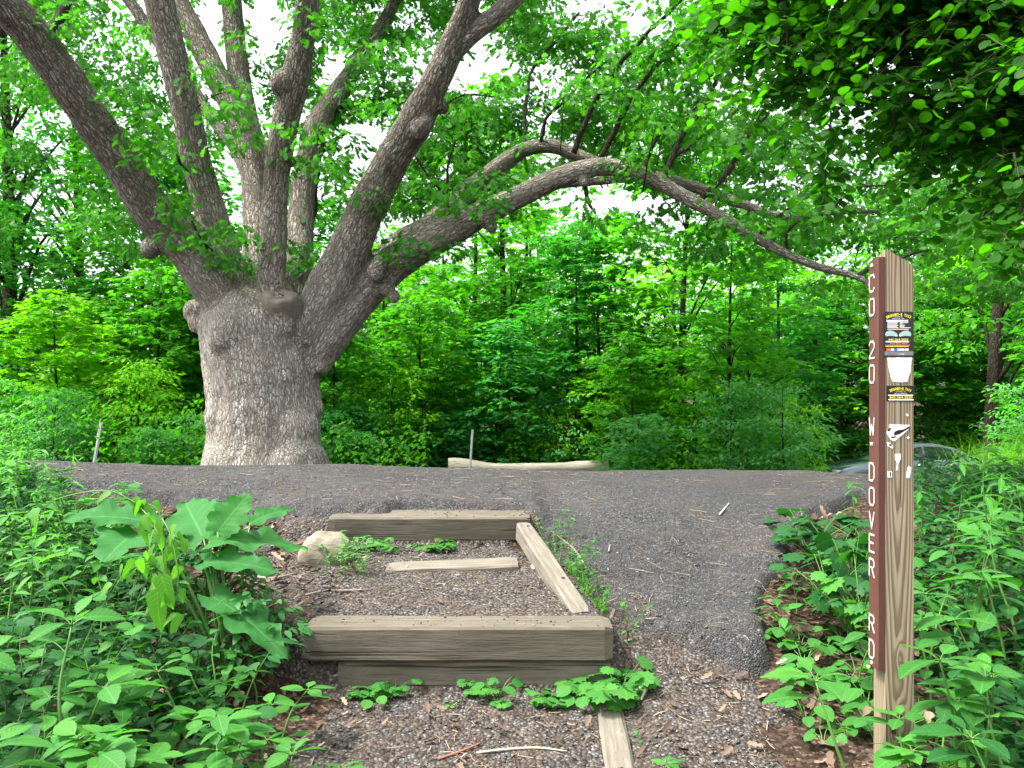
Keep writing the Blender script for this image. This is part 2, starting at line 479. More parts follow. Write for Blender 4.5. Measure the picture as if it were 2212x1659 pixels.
def gravel_mat():
    m, nt = new_mat('gravel'); g = NT(nt)
    co = g.coord()
    cell = g.voro(co, 75, 'F1', 'Color'); sp = g.n('ShaderNodeSeparateColor'); g.l(cell, sp.inputs[0])
    dist = g.voro(co, 75, 'F1', 'Distance')
    col = g.ramp(sp.outputs[0], [(0, (.03, .027, .026)), (.45, (.07, .068, .068)), (.8, (.125, .122, .122)), (1, (.24, .232, .22))])
    col = g.mix(g.ramp(dist, [(.3, 0), (.75, .85)]), col, (.03, .022, .017))
    brown = g.noise(co, 9, 6, .7)
    st = g.ramp(sp.outputs[1], [(0, (.03, .021, .015)), (.6, (.078, .055, .040)), (1, (.16, .12, .09))])
    col = g.mix(g.ramp(brown, [(.42, .08), (.64, .75)]), col, st)
    h = g.math('SUBTRACT', g.math('MULTIPLY', sp.outputs[2], .5), dist)
    g.out(col, .9, h, 1, .015, spec=.2)
    return m
M['gravel'] = gravel_mat()

def soil_mat():
    m, nt = new_mat('soil'); g = NT(nt)
    co = g.coord()
    cell = g.voro(g.mapping(co, (1, 1.3, 1)), 62, 'F1', 'Color'); sp = g.n('ShaderNodeSeparateColor'); g.l(cell, sp.inputs[0])
    dist = g.voro(co, 62, 'F1', 'Distance')
    col = g.ramp(sp.outputs[0], [(0, (.014, .010, .007)), (.5, (.04, .026, .018)), (.85, (.09, .06, .042)), (1, (.18, .125, .09))])
    n = g.noise(co, 3, 6, .7)
    col = g.mix(g.ramp(n, [(.4, 0), (.7, .8)]), col, (.022, .016, .012))
    g.out(col, .95, g.math('ADD', sp.outputs[1], g.math('MULTIPLY', g.noise(co, 40, 4), .6)), .9, .02, spec=.1)
    return m
M['soil'] = soil_mat()

def island_mat(name, stops, rough=.85, trans=0):
    m, nt = new_mat(name); g = NT(nt)
    geo = g.n('ShaderNodeNewGeometry')
    col = g.ramp(geo.outputs['Random Per Island'], stops)
    col = g.mix(g.math('MULTIPLY', g.noise(g.coord(), 60, 4), .5), col, tuple(c * .5 for c in stops[len(stops) // 2][1]))
    g.out(col, rough, g.noise(g.coord(), 120, 3), .3, .003, spec=.25)
    return m
M['pebbles'] = island_mat('pebbles', [(0, (.035, .034, .033)), (.45, (.08, .078, .075)), (.8, (.135, .13, .124)), (.95, (.22, .20, .175)), (1, (.38, .36, .33))])
M['dead_leaf'] = island_mat('dead_leaf', [(0, (.03, .02, .014)), (.4, (.085, .054, .038)), (.75, (.18, .122, .088)), (1, (.36, .28, .2))])
M['straw'] = island_mat('straw', [(0, (.06, .04, .026)), (.4, (.17, .115, .075)), (.75, (.25, .19, .13)), (1, (.46, .39, .29))])

def rock_mat():
    m, nt = new_mat('rock'); g = NT(nt)
    co = g.coord()
    n = g.noise(g.mapping(co, (1, 1, 2.4)), 9, 8, .65, .8)
    col = g.ramp(n, [(.3, (.09, .08, .06)), (.5, (.19, .168, .13)), (.7, (.30, .27, .22))])
    sp = g.noise(co, 90, 3)
    col = g.mix(g.ramp(sp, [(.6, 0), (.7, .6)]), col, (.09, .08, .06))
    col = g.mix(g.ramp(g.noise(co, 5, 4), [(.5, 0), (.75, .5)]), col, (.17, .18, .09))
    g.out(col, .9, n, .7, .02, spec=.2)
    return m
M['rock'] = rock_mat()

# ------------------------------------------------------------------ leaves
def strip(ws, ys=None, fold=.25, droop=.15):
    n = len(ws); ys = ys if ys is not None else [i / (n - 1) for i in range(n)]
    V = []; Fs = []
    for w, y in zip(ws, ys):
        z = -droop * y * y
        V += [(-w, y, z + fold * w), (0, y, z), (w, y, z + fold * w)]
    for i in range(n - 1):
        a = 3 * i
        Fs += [(a, a + 1, a + 4, a + 3), (a + 1, a + 2, a + 5, a + 4)]
    return np.array(V), Fs

def fan(half, c=(0, .4, 0), cup=.12):
    # half: outline from the base (x>=0) to the tip; mirrored
    out = list(half) + [(-x, y) for x, y in reversed(half[1:-1])]
    V = [(c[0], c[1], c[2])] + [(x, y, -cup * (x * x + (y - c[1]) ** 2)) for x, y in out]
    k = len(out)
    return np.array(V, dtype=float), [(0, 1 + i, 1 + (i + 1) % k) for i in range(k)]

T_oak = strip([.03, .11, .28, .10, .38, .14, .32, .05], [0, .16, .32, .42, .58, .68, .86, 1], .12, .2)
T_maple = fan([(0, 0), (.2, -.1), (.5, .1), (.29, .28), (.5, .62), (.18, .56), (0, 1)])
T_round = strip([.06, .40, .49, .36, .03], [0, .2, .5, .82, 1], .12, .15)
T_ovate = strip([.02, .24, .27, .15, .02], [0, .28, .5, .8, 1], .2, .22)
T_jewel = strip([.015, .10, .19, .20, .27, .255, .305, .28, .30, .25, .245, .17, .14, .02], [0, .08, .17, .21, .3, .335, .44, .48, .58, .63, .72, .8, .87, 1], .16, .22)
T_lance = strip([.02, .085, .12, .11, .07, .01], None, .25, .35)
T_heart = strip([.16, .40, .50, .45, .26, .02], [-.14, .0, .25, .55, .82, 1], .10, .12)
T_arrow = strip([.2, .30, .26, .22, .13, .01], [-.2, -.02, .2, .5, .78, 1], .14, .2)
T_lobed = fan([(0, .02), (.12, -.1), (.36, -.06), (.34, .12), (.55, .2), (.46, .38), (.6, .58), (.38, .62), (.36, .86), (.16, .82), (0, 1)], (0, .42, 0), .16)
T_litter = strip([.03, .17, .11, .24, .13, .2, .03], None, .5, -.35)
T_small = fan([(0, 0), (.3, .2), (.34, .55), (0, 1)], (0, .45, 0), .2)

def frames(d, n):
    d = d / (np.linalg.norm(d, axis=1, keepdims=True) + 1e-9)
    z = n - (n * d).sum(1, keepdims=True) * d
    z /= (np.linalg.norm(z, axis=1, keepdims=True) + 1e-9)
    x = np.cross(d, z)
    return np.stack([x, d, z], 2)

def leaves_mesh(name, tmpl, pos, d, n, size, attr=False):
    V, Fs = tmpl; k = len(V); N = len(pos)
    R = frames(np.asarray(d, float), np.asarray(n, float))
    W = np.asarray(pos)[:, None, :] + np.asarray(size)[:, None, None] * np.einsum('kj,nij->nki', V, R)
    lens = [len(f) for f in Fs]; flat = np.array([i for f in Fs for i in f])
    loops = (flat[None, :] + (np.arange(N) * k)[:, None]).ravel()
    tot = np.tile(lens, N); st = np.concatenate([[0], np.cumsum(tot)[:-1]])
    me = mesh_np(name, W.reshape(-1, 3), loops, st, tot, True)
    if attr and len(me.vertices) == N * k:
        a = me.attributes.new('lf', 'FLOAT_VECTOR', 'POINT')
        a.data.foreach_set('vector', np.tile(V, (N, 1)).astype(np.float32).ravel())
    return me

def unit(n): 
    v = rng.normal(size=(n, 3)); return v / np.linalg.norm(v, axis=1, keepdims=True)

def spray_leaves(centers, outs, lps, sr, size, flat=.22, droop=.25, tilt=.45, jit=.3):
    """leaf sprays: flat fans of leaves around each centre"""
    C = np.repeat(centers, lps, 0); O = np.repeat(outs, lps, 0); n = len(C)
    q = unit(n) * (rng.random((n, 1)) ** .45) * sr
    q[:, 2] *= flat
    q[:, 2] -= .25 * sr * ((q[:, 0] / sr) ** 2 + (q[:, 1] / sr) ** 2)
    d = q.copy(); d[:, 2] = 0
    d = d / (np.linalg.norm(d, axis=1, keepdims=True) + 1e-6) + .6 * O + unit(n) * .5
    d[:, 2] -= droop
    nn = np.array([[0, 0, 1.0]]) + unit(n) * tilt
    return C + q, d, nn, size * (1 + jit * rng.uniform(-1, 1, n))

# ------------------------------------------------------------------ trees
def make_tree(name, Ht, t0, Rx, nspray, lps, sr, leaf, tmpl, r0, lean=(0, 0), shape='round', thr=-.2, seed=1, nl=14, flat=.22, fork=False):
    rs = np.random.RandomState(seed)
    mb = MB()
    top = np.array([lean[0], lean[1], Ht * .93])
    def axis_at(t):
        w = .12 * math.sin(3.1 * t + seed) * Ht * .08
        return np.array([lean[0] * t + w, lean[1] * t + w * .6, Ht * .93 * t])
    pts = [axis_at(t) + (np.array([0, 0, -.4]) if t == 0 else 0) for t in np.linspace(0, 1, 12)]
    rad = [r0 * (1.25 if i == 0 else 1) * (1 - .85 * i / 11) + .006 for i in range(12)]
    mb.tube(pts, rad, 9)
    cen = []; outs = []
    tries = 0
    while len(cen) < nspray and tries < nspray * 12:
        tries += 1
        t = t0 + (1 - t0) * rs.rand()
        s = (t - t0) / (1 - t0)
        if shape == 'round': rr = Rx * math.sqrt(max(.05, 1 - (2 * s - .85) ** 2 / 1.4))
        elif shape == 'cone': rr = Rx * (1.05 - s) ** .8
        else: rr = Rx * (.55 + .45 * math.sin(s * PI))
        a = rs.rand() * 2 * PI; r = rr * rs.rand() ** .5
        c = axis_at(t) + np.array([r * math.cos(a), r * math.sin(a), .12 * Ht * (1 - t0) * (rs.rand() - .3)])
        c[2] = min(max(c[2], .12), Ht)
        if noise.noise(Vector(c * (1.9 / Rx) + seed * 3.7)) < thr: continue
        cen.append(c); outs.append([math.cos(a), math.sin(a), -.1])
    cen = np.array(cen); outs = np.array(outs)
    idx = rs.choice(len(cen), min(nl, len(cen)), replace=False)
    for i in idx:
        c = cen[i]; t = max(.05, (c[2] / (Ht * .93)) - .12 - .25 * np.hypot(*(c[:2])) / Ht)
        b = axis_at(t); mid = b * .45 + c * .55 + np.array([0, 0, .06 * Ht * rs.rand()])
        p, r = catmull([b, mid, c], [r0 * (1 - t) * .42 + .006, r0 * .2 * (1 - t) + .004, .004], 4)
        mb.tube(p, r, 5)
    trunk = mb.mesh(name + '_trunk')
    pos, d, n, s = spray_leaves(cen, outs, lps, sr, leaf, flat)
    crown = leaves_mesh(name + '_crown', tmpl, pos, d, n, s)
    return trunk, crown

def place(kind, protos, x, y, rz, sc, mat, label, cat, group=None, z=None, sz=None, bm='bark_far'):
    r = empty(kind, (x, y, Hf(x, y) if z is None else z), rz, sc)
    if sz: r.scale = (sc, sc, sz)
    tag(r, label, cat, group)
    link('trunk', protos[0], M[bm], r); link('crown', protos[1], M[mat], r)
    return r

# ================================================================== SETTING
gx = axis([(-400, -60, 20), (-60, -8, 1.5), (-8, 8, .06), (8, 60, 1.5), (60, 400, 20)])
gy = axis([(-6, 1, .3), (1, 8, .05), (8, 60, .8), (60, 400, 20)])
GX, GY = np.meshgrid(gx, gy)
GZ = H(GX, GY) + (vnoise(GX, GY, 9, 1) - .5) * .02 + (vnoise(GX, GY, 3, 2) - .5) * .03
_fx = [-30, -9, -4, -2.5, -1.6, -1.15, -.74, -.66, .10, .17, .30, .45, .6, .8, .95, 1.06, 1.15, 1.3, 1.45, 1.62, 1.85, 2.3, 3, 5, 9, 30]
_fyy = [6.2, 6.0, 5.5, 5.25, 5.0, 4.72, 4.66, 4.80, 4.80, 4.62, 4.2, 3.75, 3.52, 3.38, 3.24, 3.30, 3.7, 4.0, 4.25, 4.55, 4.9, 5.4, 5.8, 6.3, 6.5, 6.6]
def asph_d(x, y):
    n = (vnoise(x, y, 4, 5) - .5) * .12 + (vnoise(x, y, 14, 6) - .5) * .10 + (vnoise(x, y, 33, 19) - .5) * .05
    return y - np.interp(x, _fx, _fyy) + n * np.where((x > -.7) & (x < .2), .25, 1)
GZ = np.where(GY < 11, GZ - .09 * sstep(.12, .35, asph_d(GX, GY)), GZ)
o = link('ground', grid_mesh('ground', gx, gy, GZ), M['soil'])
tag(o, 'brown leaf strewn soil under the plants and the wood', 'ground', kind='structure')

def path_mask(x, y):
    n = (vnoise(x, y, 5, 3) - .5) * .35
    left = np.interp(y, [1, 2.6, 3.15, 3.3, 4.6, 5.2], [-.62, -.80, -.84, -1.35, -1.5, -1.6])
    right = np.interp(y, [1, 2.6, 3.3, 3.6, 4.6], [.95, 1.0, 1.15, .7, .2])
    d = np.minimum(np.minimum(x - left, right - x), 5.3 - y)
    return sstep(-.05, .14, d + n)
px = np.arange(-2, 1.8, .022); py = np.arange(1.0, 5.4, .022)
PX, PY = np.meshgrid(px, py)
pm = path_mask(PX, PY)
PZ = H(PX, PY) - .05 + .068 * pm + (vnoise(PX, PY, 9, 1) - .5) * .014 * pm + (vnoise(PX, PY, 40, 4) - .5) * .006
o = link('path', grid_mesh('path', px, py, PZ), M['gravel'])
tag(o, 'gravel and crushed leaf trail climbing through the timber steps', 'path', kind='structure')

ax_ = axis([(-30, -6, .5), (-6, 4.5, .03), (4.5, 30, .5)]); ay_ = axis([(3.0, 7.6, .03), (7.6, 11.4, .2)])
AX, AY = np.meshgrid(ax_, ay_)
ad = asph_d(AX, AY)
AZ = H(AX, AY) - .05 + .115 * sstep(-.02, .10, ad) - .03 * sstep(.3, 1.2, ad)
AZ += (vnoise(AX, AY, 1.6, 7) - .5) * .035 + (vnoise(AX, AY, 22, 8) - .5) * .010 + (vnoise(AX, AY, 60, 9) - .5) * .006
# hollow where runoff crosses the apron, and the swell at its toe
AZ -= .05 * np.exp(-((AX - 1.1) / .35) ** 2 - ((AY - 4.3) / .45) ** 2)
AZ += .055 * np.exp(-((AX - .93) / .22) ** 2 - ((AY - 3.45) / .2) ** 2) * sstep(0, .15, ad)
AZ -= .12 * sstep(10.8, 11.4, AY)
o = link('road', grid_mesh('road', ax_, ay_, AZ), M['asphalt'])
tag(o, 'dark worn asphalt road with its broken edge spilling down beside the steps', 'road', kind='structure')

def SZ(x, y):
    """height of the visible surface, whichever sheet is on top"""
    x = np.asarray(x, float); y = np.asarray(y, float)
    z = H(x, y) + (vnoise(x, y, 9, 1) - .5) * .02 + (vnoise(x, y, 3, 2) - .5) * .03
    zp = H(x, y) - .05 + .068 * path_mask(x, y)
    d = asph_d(x, y)
    za = H(x, y) - .05 + .115 * sstep(-.02, .13, d) - .03 * sstep(.3, 1.2, d) + (vnoise(x, y, 1.6, 7) - .5) * .035
    za -= .05 * np.exp(-((x - 1.1) / .35) ** 2 - ((y - 4.3) / .45) ** 2)
    za += .055 * np.exp(-((x - .93) / .22) ** 2 - ((y - 3.45) / .2) ** 2) * sstep(0, .15, d)
    inp = (x > -2) & (x < 1.75) & (y < 5.35) & (y > 1)
    return np.maximum(np.maximum(z, np.where(inp, zp, -9)), np.where(y < 11.3, za, -9))

# ================================================================== TIMBER STEPS
def beam_mesh(name, L, w, h, seed, wear=.004, chip=True):
    """beam along X with worn arrises; origin at the middle of its underside"""
    nx = max(8, int(L / .035)); rs = np.random.RandomState(seed)
    prof = []
    c = .010
    hw = w / 2
    for (y, z) in [(-hw, c), (-hw, h * .33), (-hw, h * .66), (-hw, h - c), (-hw + c, h), (-hw * .3, h), (hw * .3, h), (hw - c, h), (hw, h - c), (hw, h * .5), (hw, c), (hw - c, 0), (0, 0), (-hw + c, 0)]:
        prof.append((y, z))
    k = len(prof); V = []; Fs = []
    for i in range(nx + 1):
        x = -L / 2 + L * i / nx
        e = .004 if i in (0, nx) else 0
        for y, z in prof:
            q = Vector((x * 3 + seed, y * 22, z * 22))
            f = 1 - e / max(w, h) * 4
            V.append((x + (noise.noise(q * 1.7) * .004 if i in (0, nx) else 0), y * f + noise.noise(q) * wear, h / 2 + (z - h / 2) * f + noise.noise(q + Vector((9, 3, 1))) * wear))
    for i in range(nx):
        for j in range(k):
            a, b = i * k + j, i * k + (j + 1) % k
            Fs.append((a, a + k, b + k, b))
    Fs.append(tuple(range(k))); Fs.append(tuple(nx * k + j for j in range(k - 1, -1, -1)))
    mb = MB(); mb.add(V, Fs); me = mb.mesh(name, False)
    return me

def beam(name, p0, p1, w, h, mat, seed, label, tilt=0.0, cat='timber'):
    """p0 and p1: the two ends of the middle of the top face"""
    p0 = Vector(p0); p1 = Vector(p1); d = p1 - p0
    X = d.normalized(); Y = Vector((0, 0, 1)).cross(X).normalized(); Z = X.cross(Y)
    R = Matrix((X, Y, Z)).transposed()
    R = R @ Matrix.Rotation(tilt, 3, 'X')
    me = beam_mesh(name, d.length, w, h, seed)
    o = link(name, me, M[mat])
    o.matrix_world = Matrix.Translation((p0 + p1) / 2 - (R @ Vector((0, 0, h)))) @ R.to_4x4()
    tag(o, label, cat)
    return o

a = P(653, 1355, 3.2); b = P(1325, 1355, 3.2)
beam('step_timber', a + np.array([0, .09, 0]), b + np.array([0, .09, 0]), .185, .136, 'timber', 1, 'long squared timber forming the lower step, knot in its front face')
beam('step_timber', P(740, 1430, 3.215) + np.array([-.02, .075, 0]), P(1320, 1430, 3.215) + np.array([.0, .075, 0]), .15, .14, 'timber', 2, 'cracked timber half buried under the lower step timber')
a = P(709, 1119, 4.6); b = P(1145, 1119, 4.6)
beam('step_timber', a + np.array([0, .095, .012]), b + np.array([0, .095, .012]), .19, .138, 'timber', 3, 'squared timber forming the upper step, one end buried in asphalt', tilt=math.radians(6))
a = P(1130, 1126, 4.55); b = P(1258, 1318, 3.44)
so = beam('side_timber', b, a, .09, .10, 'timber_pale', 4, 'narrow pale timber edging slanting down between the two steps')
for t in (.93, .30):
    nb = MB(); pp = b + (a - b) * t + np.array([.01, 0, .0015]); nb.tube([pp - np.array([0, 0, .01]), pp + np.array([0, 0, .002])], [.008, .008], 10)
    ne = nb.build('nail_head', M['rubber']); ne.parent = so; ne.matrix_parent_inverse = so.matrix_world.inverted()
zl = float(SZ(-.35, 4.1))
a = P(835, 1236, 4.14); b = P(1118, 1229, 4.18)
a[2] = zl + .012; b[2] = float(SZ(.05, 4.15)) + .032
beam('buried_board', a, b, .17, .09, 'timber_pale', 5, tilt=math.radians(5), label= 'weathered split board lying nearly buried in the gravel of the landing', cat='board')
a = P(1310, 1486, 3.2); b = P(1336, 1640, 2.72); c_ = b + (b - a) * 1.2
a[2] = float(SZ(a[0], 3.2)) + .016; b[2] = float(SZ(b[0], 2.72)) + .018; c_ = b + (b - a) * 1.3
beam('path_edging', c_, a, .096, .10, 'timber_pale', 6, 'grey plank edging set flush in the ground below the lower step', cat='timber')

# boulder
def blob(name, rad, seed, sub=4, amp=.16, fr=1.6):
    import bmesh
    bm = bmesh.new(); bmesh.ops.create_icosphere(bm, subdivisions=sub, radius=1)
    for v in bm.verts:
        q = v.co * fr + Vector((seed, seed * 2, 0))
        f = 1 + amp * noise.noise(q) + amp * .35 * noise.noise(q * 3.1) + amp * .12 * noise.noise(q * 8)
        v.co = Vector((v.co.x * rad[0], v.co.y * rad[1], v.co.z * rad[2])) * f
    for f in bm.faces: f.smooth = True
    me = bpy.data.meshes.new(name); bm.to_mesh(me); bm.free()
    return me
p = P(702, 1192, 4.25)
o = link('boulder', blob('boulder', (.145, .12, .125), 3.2), M['rock']); o.location = (p[0], 4.28, Hf(p[0], 4.28) + .05); o.rotation_euler = (.1, .12, .3)
tag(o, 'round tan boulder beside the left end of the upper step timber', 'rock')

# ================================================================== SIGN POST
FONT_CACHE = {}
def text_geo(txt, size, bold=0.0):
    key = (txt, size, bold)
    if key in FONT_CACHE: return FONT_CACHE[key]
    cu = bpy.data.curves.new('lettering', 'FONT'); cu.body = txt; cu.size = size; cu.align_x = 'CENTER'; cu.align_y = 'CENTER'
    cu.offset = bold; cu.resolution_u = 3
    ob = bpy.data.objects.new('lettering', cu); COL.objects.link(ob)
    dg = bpy.context.evaluated_depsgraph_get(); dg.update()
    me = bpy.data.meshes.new_from_object(ob.evaluated_get(dg))
    V = np.array([v.co[:] for v in me.vertices]).reshape(-1, 3); Fs = [tuple(p.vertices) for p in me.polygons]
    bpy.data.objects.remove(ob); bpy.data.curves.remove(cu); bpy.data.meshes.remove(me)
    FONT_CACHE[key] = (V, Fs); return V, Fs

PW = .0889
pc = P(1941.5, 1640, 2.6)
PB = np.array([pc[0], 2.6 + PW / 2, 0.0]); PB[2] = Hf(PB[0], PB[1]) - .25
post = empty('sign_post', PB)
post.rotation_euler = (0, .0135, math.radians(-1.0))
PINV = (Matrix.Translation(PB) @ post.rotation_euler.to_matrix().to_4x4()).inverted()
tag(post, 'weathered wooden trail post with a lettered brown board and taxi stickers', 'sign post')
PZ0 = PB[2]
ztop = P(1918, 537, 2.6)[2] - PZ0
h = PW / 2
pb = MB()
nz_ = 40; ring = [(-h, -h), (0, -h), (h, -h), (h, h), (-h, h)]
V = []; 
for i in range(nz_ + 1):
    for (x, y) in ring:
        zt = ztop - .055 * (x + h) / PW - .022 * (y + h) / PW
        z = zt * i / nz_
        V.append((x + .0012 * noise.noise(Vector((x * 9, y * 9, z * 3))), y + .0012 * noise.noise(Vector((x * 9, y * 9 + 5, z * 3))), z))
Fs = []
for i in range(nz_):
    for j in range(5):
        a_, b_ = i * 5 + j, i * 5 + (j + 1) % 5
        Fs.append((a_, b_, b_ + 5, a_ + 5))
Fs.append(tuple(nz_ * 5 + j for j in range(5)))
pb.add(V, Fs)
ob = pb.build('post', M['post'], post, smooth=False)
# local coordinates of the grain start at the visible foot
BT = .026; BW = .066
zb0 = P(1895, 1450, 2.6)[2] - PZ0; zb1 = P(1895, 555, 2.6)[2] - PZ0
bd = MB(); c = .004
yb0, yb1 = -h + .002, -h + .002 + BW
prof = [(-h - BT, yb0 + c), (-h - BT + c, yb0), (-h - .0005, yb0), (-h - .0005, yb1), (-h - BT + c, yb1), (-h - BT, yb1 - c)]
V = []; ns = 60
for i in range(ns + 1):
    z = zb0 + (zb1 - zb0) * i / ns
    for (x, y) in prof: V.append((x + .0007 * noise.noise(Vector((x * 30, y * 30, z * 14))), y, z - (.006 * (y - yb0) / BW if i == ns else 0)))
k = len(prof)
Fs = [(i * k + j, i * k + (j + 1) % k, (i + 1) * k + (j + 1) % k, (i + 1) * k + j) for i in range(ns) for j in range(k)]
Fs = [f[::-1] for f in Fs]
Fs += [tuple(range(k)), tuple(ns * k + j for j in range(k - 1, -1, -1))]
bd.add(V, Fs)
board = bd.build('sign_board', M['brown_paint'], post, smooth=False)
GL = {
 'C': [[(1, .82), (.8, 1), (.2, 1), (0, .82), (0, .18), (.2, 0), (.8, 0), (1, .18)]],
 'O': [[(.2, 1), (.8, 1), (1, .85), (1, .15), (.8, 0), (.2, 0), (0, .15), (0, .85), (.2, 1)]],
 '0': [[(.2, 1), (.8, 1), (1, .85), (1, .15), (.8, 0), (.2, 0), (0, .15), (0, .85), (.2, 1)]],
 '2': [[(0, .82), (.2, 1), (.8, 1), (1, .82), (1, .62), (0, .06), (0, 0), (1, 0)]],
 'W': [[(0, 1), (.22, 0), (.5, .6), (.78, 0), (1, 1)]],
 'D': [[(0, 0), (0, 1), (.7, 1), (1, .8), (1, .2), (.7, 0), (0, 0)]],
 'V': [[(0, 1), (.5, 0), (1, 1)]],
 'E': [[(1, 1), (0, 1), (0, 0), (1, 0)], [(0, .52), (.8, .52)]],
 'R': [[(0, 0), (0, 1), (.75, 1), (1, .85), (1, .65), (.75, .5), (0, .5)], [(.5, .5), (1, 0)]],
}
def stroke(mb, pts, w, T, mi=0):
    """ribbon along 2-D points mapped to 3-D by T(a, b, lift)"""
    for (p, q) in zip(pts[:-1], pts[1:]):
        p = np.array(p); q = np.array(q); d = q - p; L = np.linalg.norm(d); d /= L; n = np.array([-d[1], d[0]])
        p2 = p - d * w * .45; q2 = q + d * w * .45
        c4 = [p2 + n * w / 2, p2 - n * w / 2, q2 - n * w / 2, q2 + n * w / 2]
        V = [T(*x, .0) for x in c4] + [T(*x, .0011) for x in c4]
        mb.add(V, [(4, 5, 6, 7), (0, 4, 7, 3), (0, 1, 5, 4), (1, 2, 6, 5), (2, 3, 7, 6)], mi)
lets = [('C', 1098, 1171), ('O', 1193, 1266), ('2', 1364, 1437), ('0', 1459, 1535), ('W', 1671, 1744), ('D', 1851, 1927), ('O', 1949, 2025), ('V', 2047, 2118), ('E', 2136, 2212), ('R', 2234, 2310), ('R', 2459, 2530), ('D', 2560, 2637)]
yc_ = yb0 + .60 * BW
for ch, v0, v1 in lets:
    lb = MB()
    z1 = P(1890, v0 / 1.8517, 2.64)[2] - PZ0; z0 = P(1890, v1 / 1.8517, 2.64)[2] - PZ0
    hh = z1 - z0 - .006; ww = .036; zc = (z0 + z1) / 2
    for s_ in GL[ch]:
        stroke(lb, [((x - .5) * ww, (y - .5) * hh) for x, y in s_], .0060, lambda a, b, l: (-h - BT - .0009 - l, yc_ - a, zc + b))
    lb.build('letter', M['white_paint'], board, smooth=False)
for v in (1063, 1778, 2655):
    nb = MB(); z = P(1890, v / 1.8517, 2.64)[2] - PZ0
    z = min(max(z, zb0 + .012), zb1 - .012)
    nb.tube([(-h - BT - .004, yc_ + .002, z), (-h - BT + .004, yc_ + .002, z)], [.006, .0075], 10)
    nb.build('nail_head', M['galvanised'], board)

def front(u, v, lift=.0):
    p = PINV @ Vector(P(u, v, 2.6)); return (p[0], -h - .0012 - lift, p[2])
def Z4(x, y): return ((3300 + x / 3.318) / 1.8517, (950 + y / 3.318) / 1.8517)
def Z5(x, y): return ((3300 + x / 2.37) / 1.8517, (1400 + y / 2.37) / 1.8517)
def quad(mb, Zf, x0, y0, x1, y1, mi, lift):
    pts = [front(*Zf(x, y), lift) for x, y in ((x0, y1), (x1, y1), (x1, y0), (x0, y0))]
    back = [(x, y + .0011 + lift * .5, z) for x, y, z in pts]
    mb.add(pts + back, [(0, 1, 2, 3), (4, 0, 3, 7), (5, 4, 7, 6)[::1] if False else (1, 5, 6, 2), (0, 4, 5, 1), (3, 2, 6, 7)], mi)
def text_on(mb, Zf, txt, cx, cy, wpx, hpx, mi, lift, rot=0, bold=0.0):
    V, Fs = text_geo(txt, 1.0, bold)
    if len(V) == 0: return
    w = V[:, 0].max() - V[:, 0].min(); hh = V[:, 1].max() - V[:, 1].min()
    cxv = (V[:, 0].max() + V[:, 0].min()) / 2; cyv = (V[:, 1].max() + V[:, 1].min()) / 2
    X = (V[:, 0] - cxv) * wpx / w; Y = (V[:, 1] - cyv) * hpx / hh
    c, s = math.cos(rot), math.sin(rot)
    mb.add([front(*Zf(cx + c * x + s * y, cy + s * x - c * y), lift) for x, y in zip(X, Y)], Fs, mi)
def arc_text(mb, Zf, txt, cx, cy, wpx, hpx, sag, mi, lift):
    n = len(txt); chw = wpx / n
    for i, ch in enumerate(txt):
        if ch == ' ': continue
        t = (i + .5) / n * 2 - 1
        narrow = .35 if ch in "I'" else .92
        text_on(mb, Zf, ch, cx + t * wpx / 2, cy + sag * t * t, chw * narrow, hpx * (.4 if ch == "'" else 1), mi, lift, rot=math.atan(2 * sag * t / (wpx / 2)) , bold=.03)
SM = [M['sticker_black'], M['sticker_yellow'], M['sticker_white'], M['sticker_grey'], M['sticker_orange'], M['sticker_blue'], M['sticker_red'], M['sticker_green'], M['sticker_silver']]
# large taxi sticker
st = MB(); L1, L2 = .0006, .0010
quad(st, Z4, 782, 985, 1172, 1586, 0, 0)
arc_text(st, Z4, "SEGUNDO'S TAXI", 975, 1022, 330, 36, 42, 1, L1)
text_on(st, Z4, 'LOCATED IN', 965, 1054, 110, 13, 2, L1)
text_on(st, Z4, 'PAWLING NY 12564', 965, 1076, 160, 14, 2, L1)
quad(st, Z4, 815, 1094, 1098, 1117, 2, .0003)
text_on(st, Z4, '24/7', 1055, 1105, 60, 16, 0, L2)
for i, y in enumerate((1131, 1148, 1165, 1182, 1198)):
    quad(st, Z4, 826, y - 4, 968 - 12 * (i % 2), y + 4, 2, .0003); quad(st, Z4, 988, y - 4, (1100, 1028, 1058, 1050, 1130)[i], y + 4, 2, .0003)
quad(st, Z4, 826, 1214, 1108, 1223, 1, .0003)
for s_ in (-1, 1):
    car_ = [(-160, 5), (-150, -25), (-110, -48), (-60, -40), (-15, -8), (-8, 20), (-25, 32), (-90, 22), (-150, 30)]
    pts = [front(*Z4(968 - s_ * x * 1.08, 1282 + y), L1) for x, y in car_]
    st.add(pts, [tuple(range(len(pts)))[::-s_]], 8)
    quad(st, Z4, 968 + s_ * 25 - 12, 1302, 968 + s_ * 25 + 12, 1312, 2, L2)
text_on(st, Z4, '845-264-3020', 970, 1356, 255, 28, 1, L1, bold=.015)
quad(st, Z4, 804, 1374, 1110, 1391, 2, .0003)
text_on(st, Z4, '845-855-9800', 978, 1408, 235, 24, 4, L1, bold=.015)
text_on(st, Z4, 'WWW.SEGUNDOSTAXI.COM', 958, 1431, 320, 12, 2, L1)
quad(st, Z4, 804, 1443, 1104, 1451, 1, .0003)
for x, mi in ((838, 4), (892, 2), (937, 5), (982, 2), (1030, 2), (1082, 2)): quad(st, Z4, x - 22, 1474, x + 22, 1503, mi, .0003)
quad(st, Z4, 790, 1510, 1166, 1566, 3, .0003)
for x, mi in ((816, 7), (858, 5), (900, 6)): quad(st, Z4, x - 12, 1534, x + 12, 1560, mi, .0006)
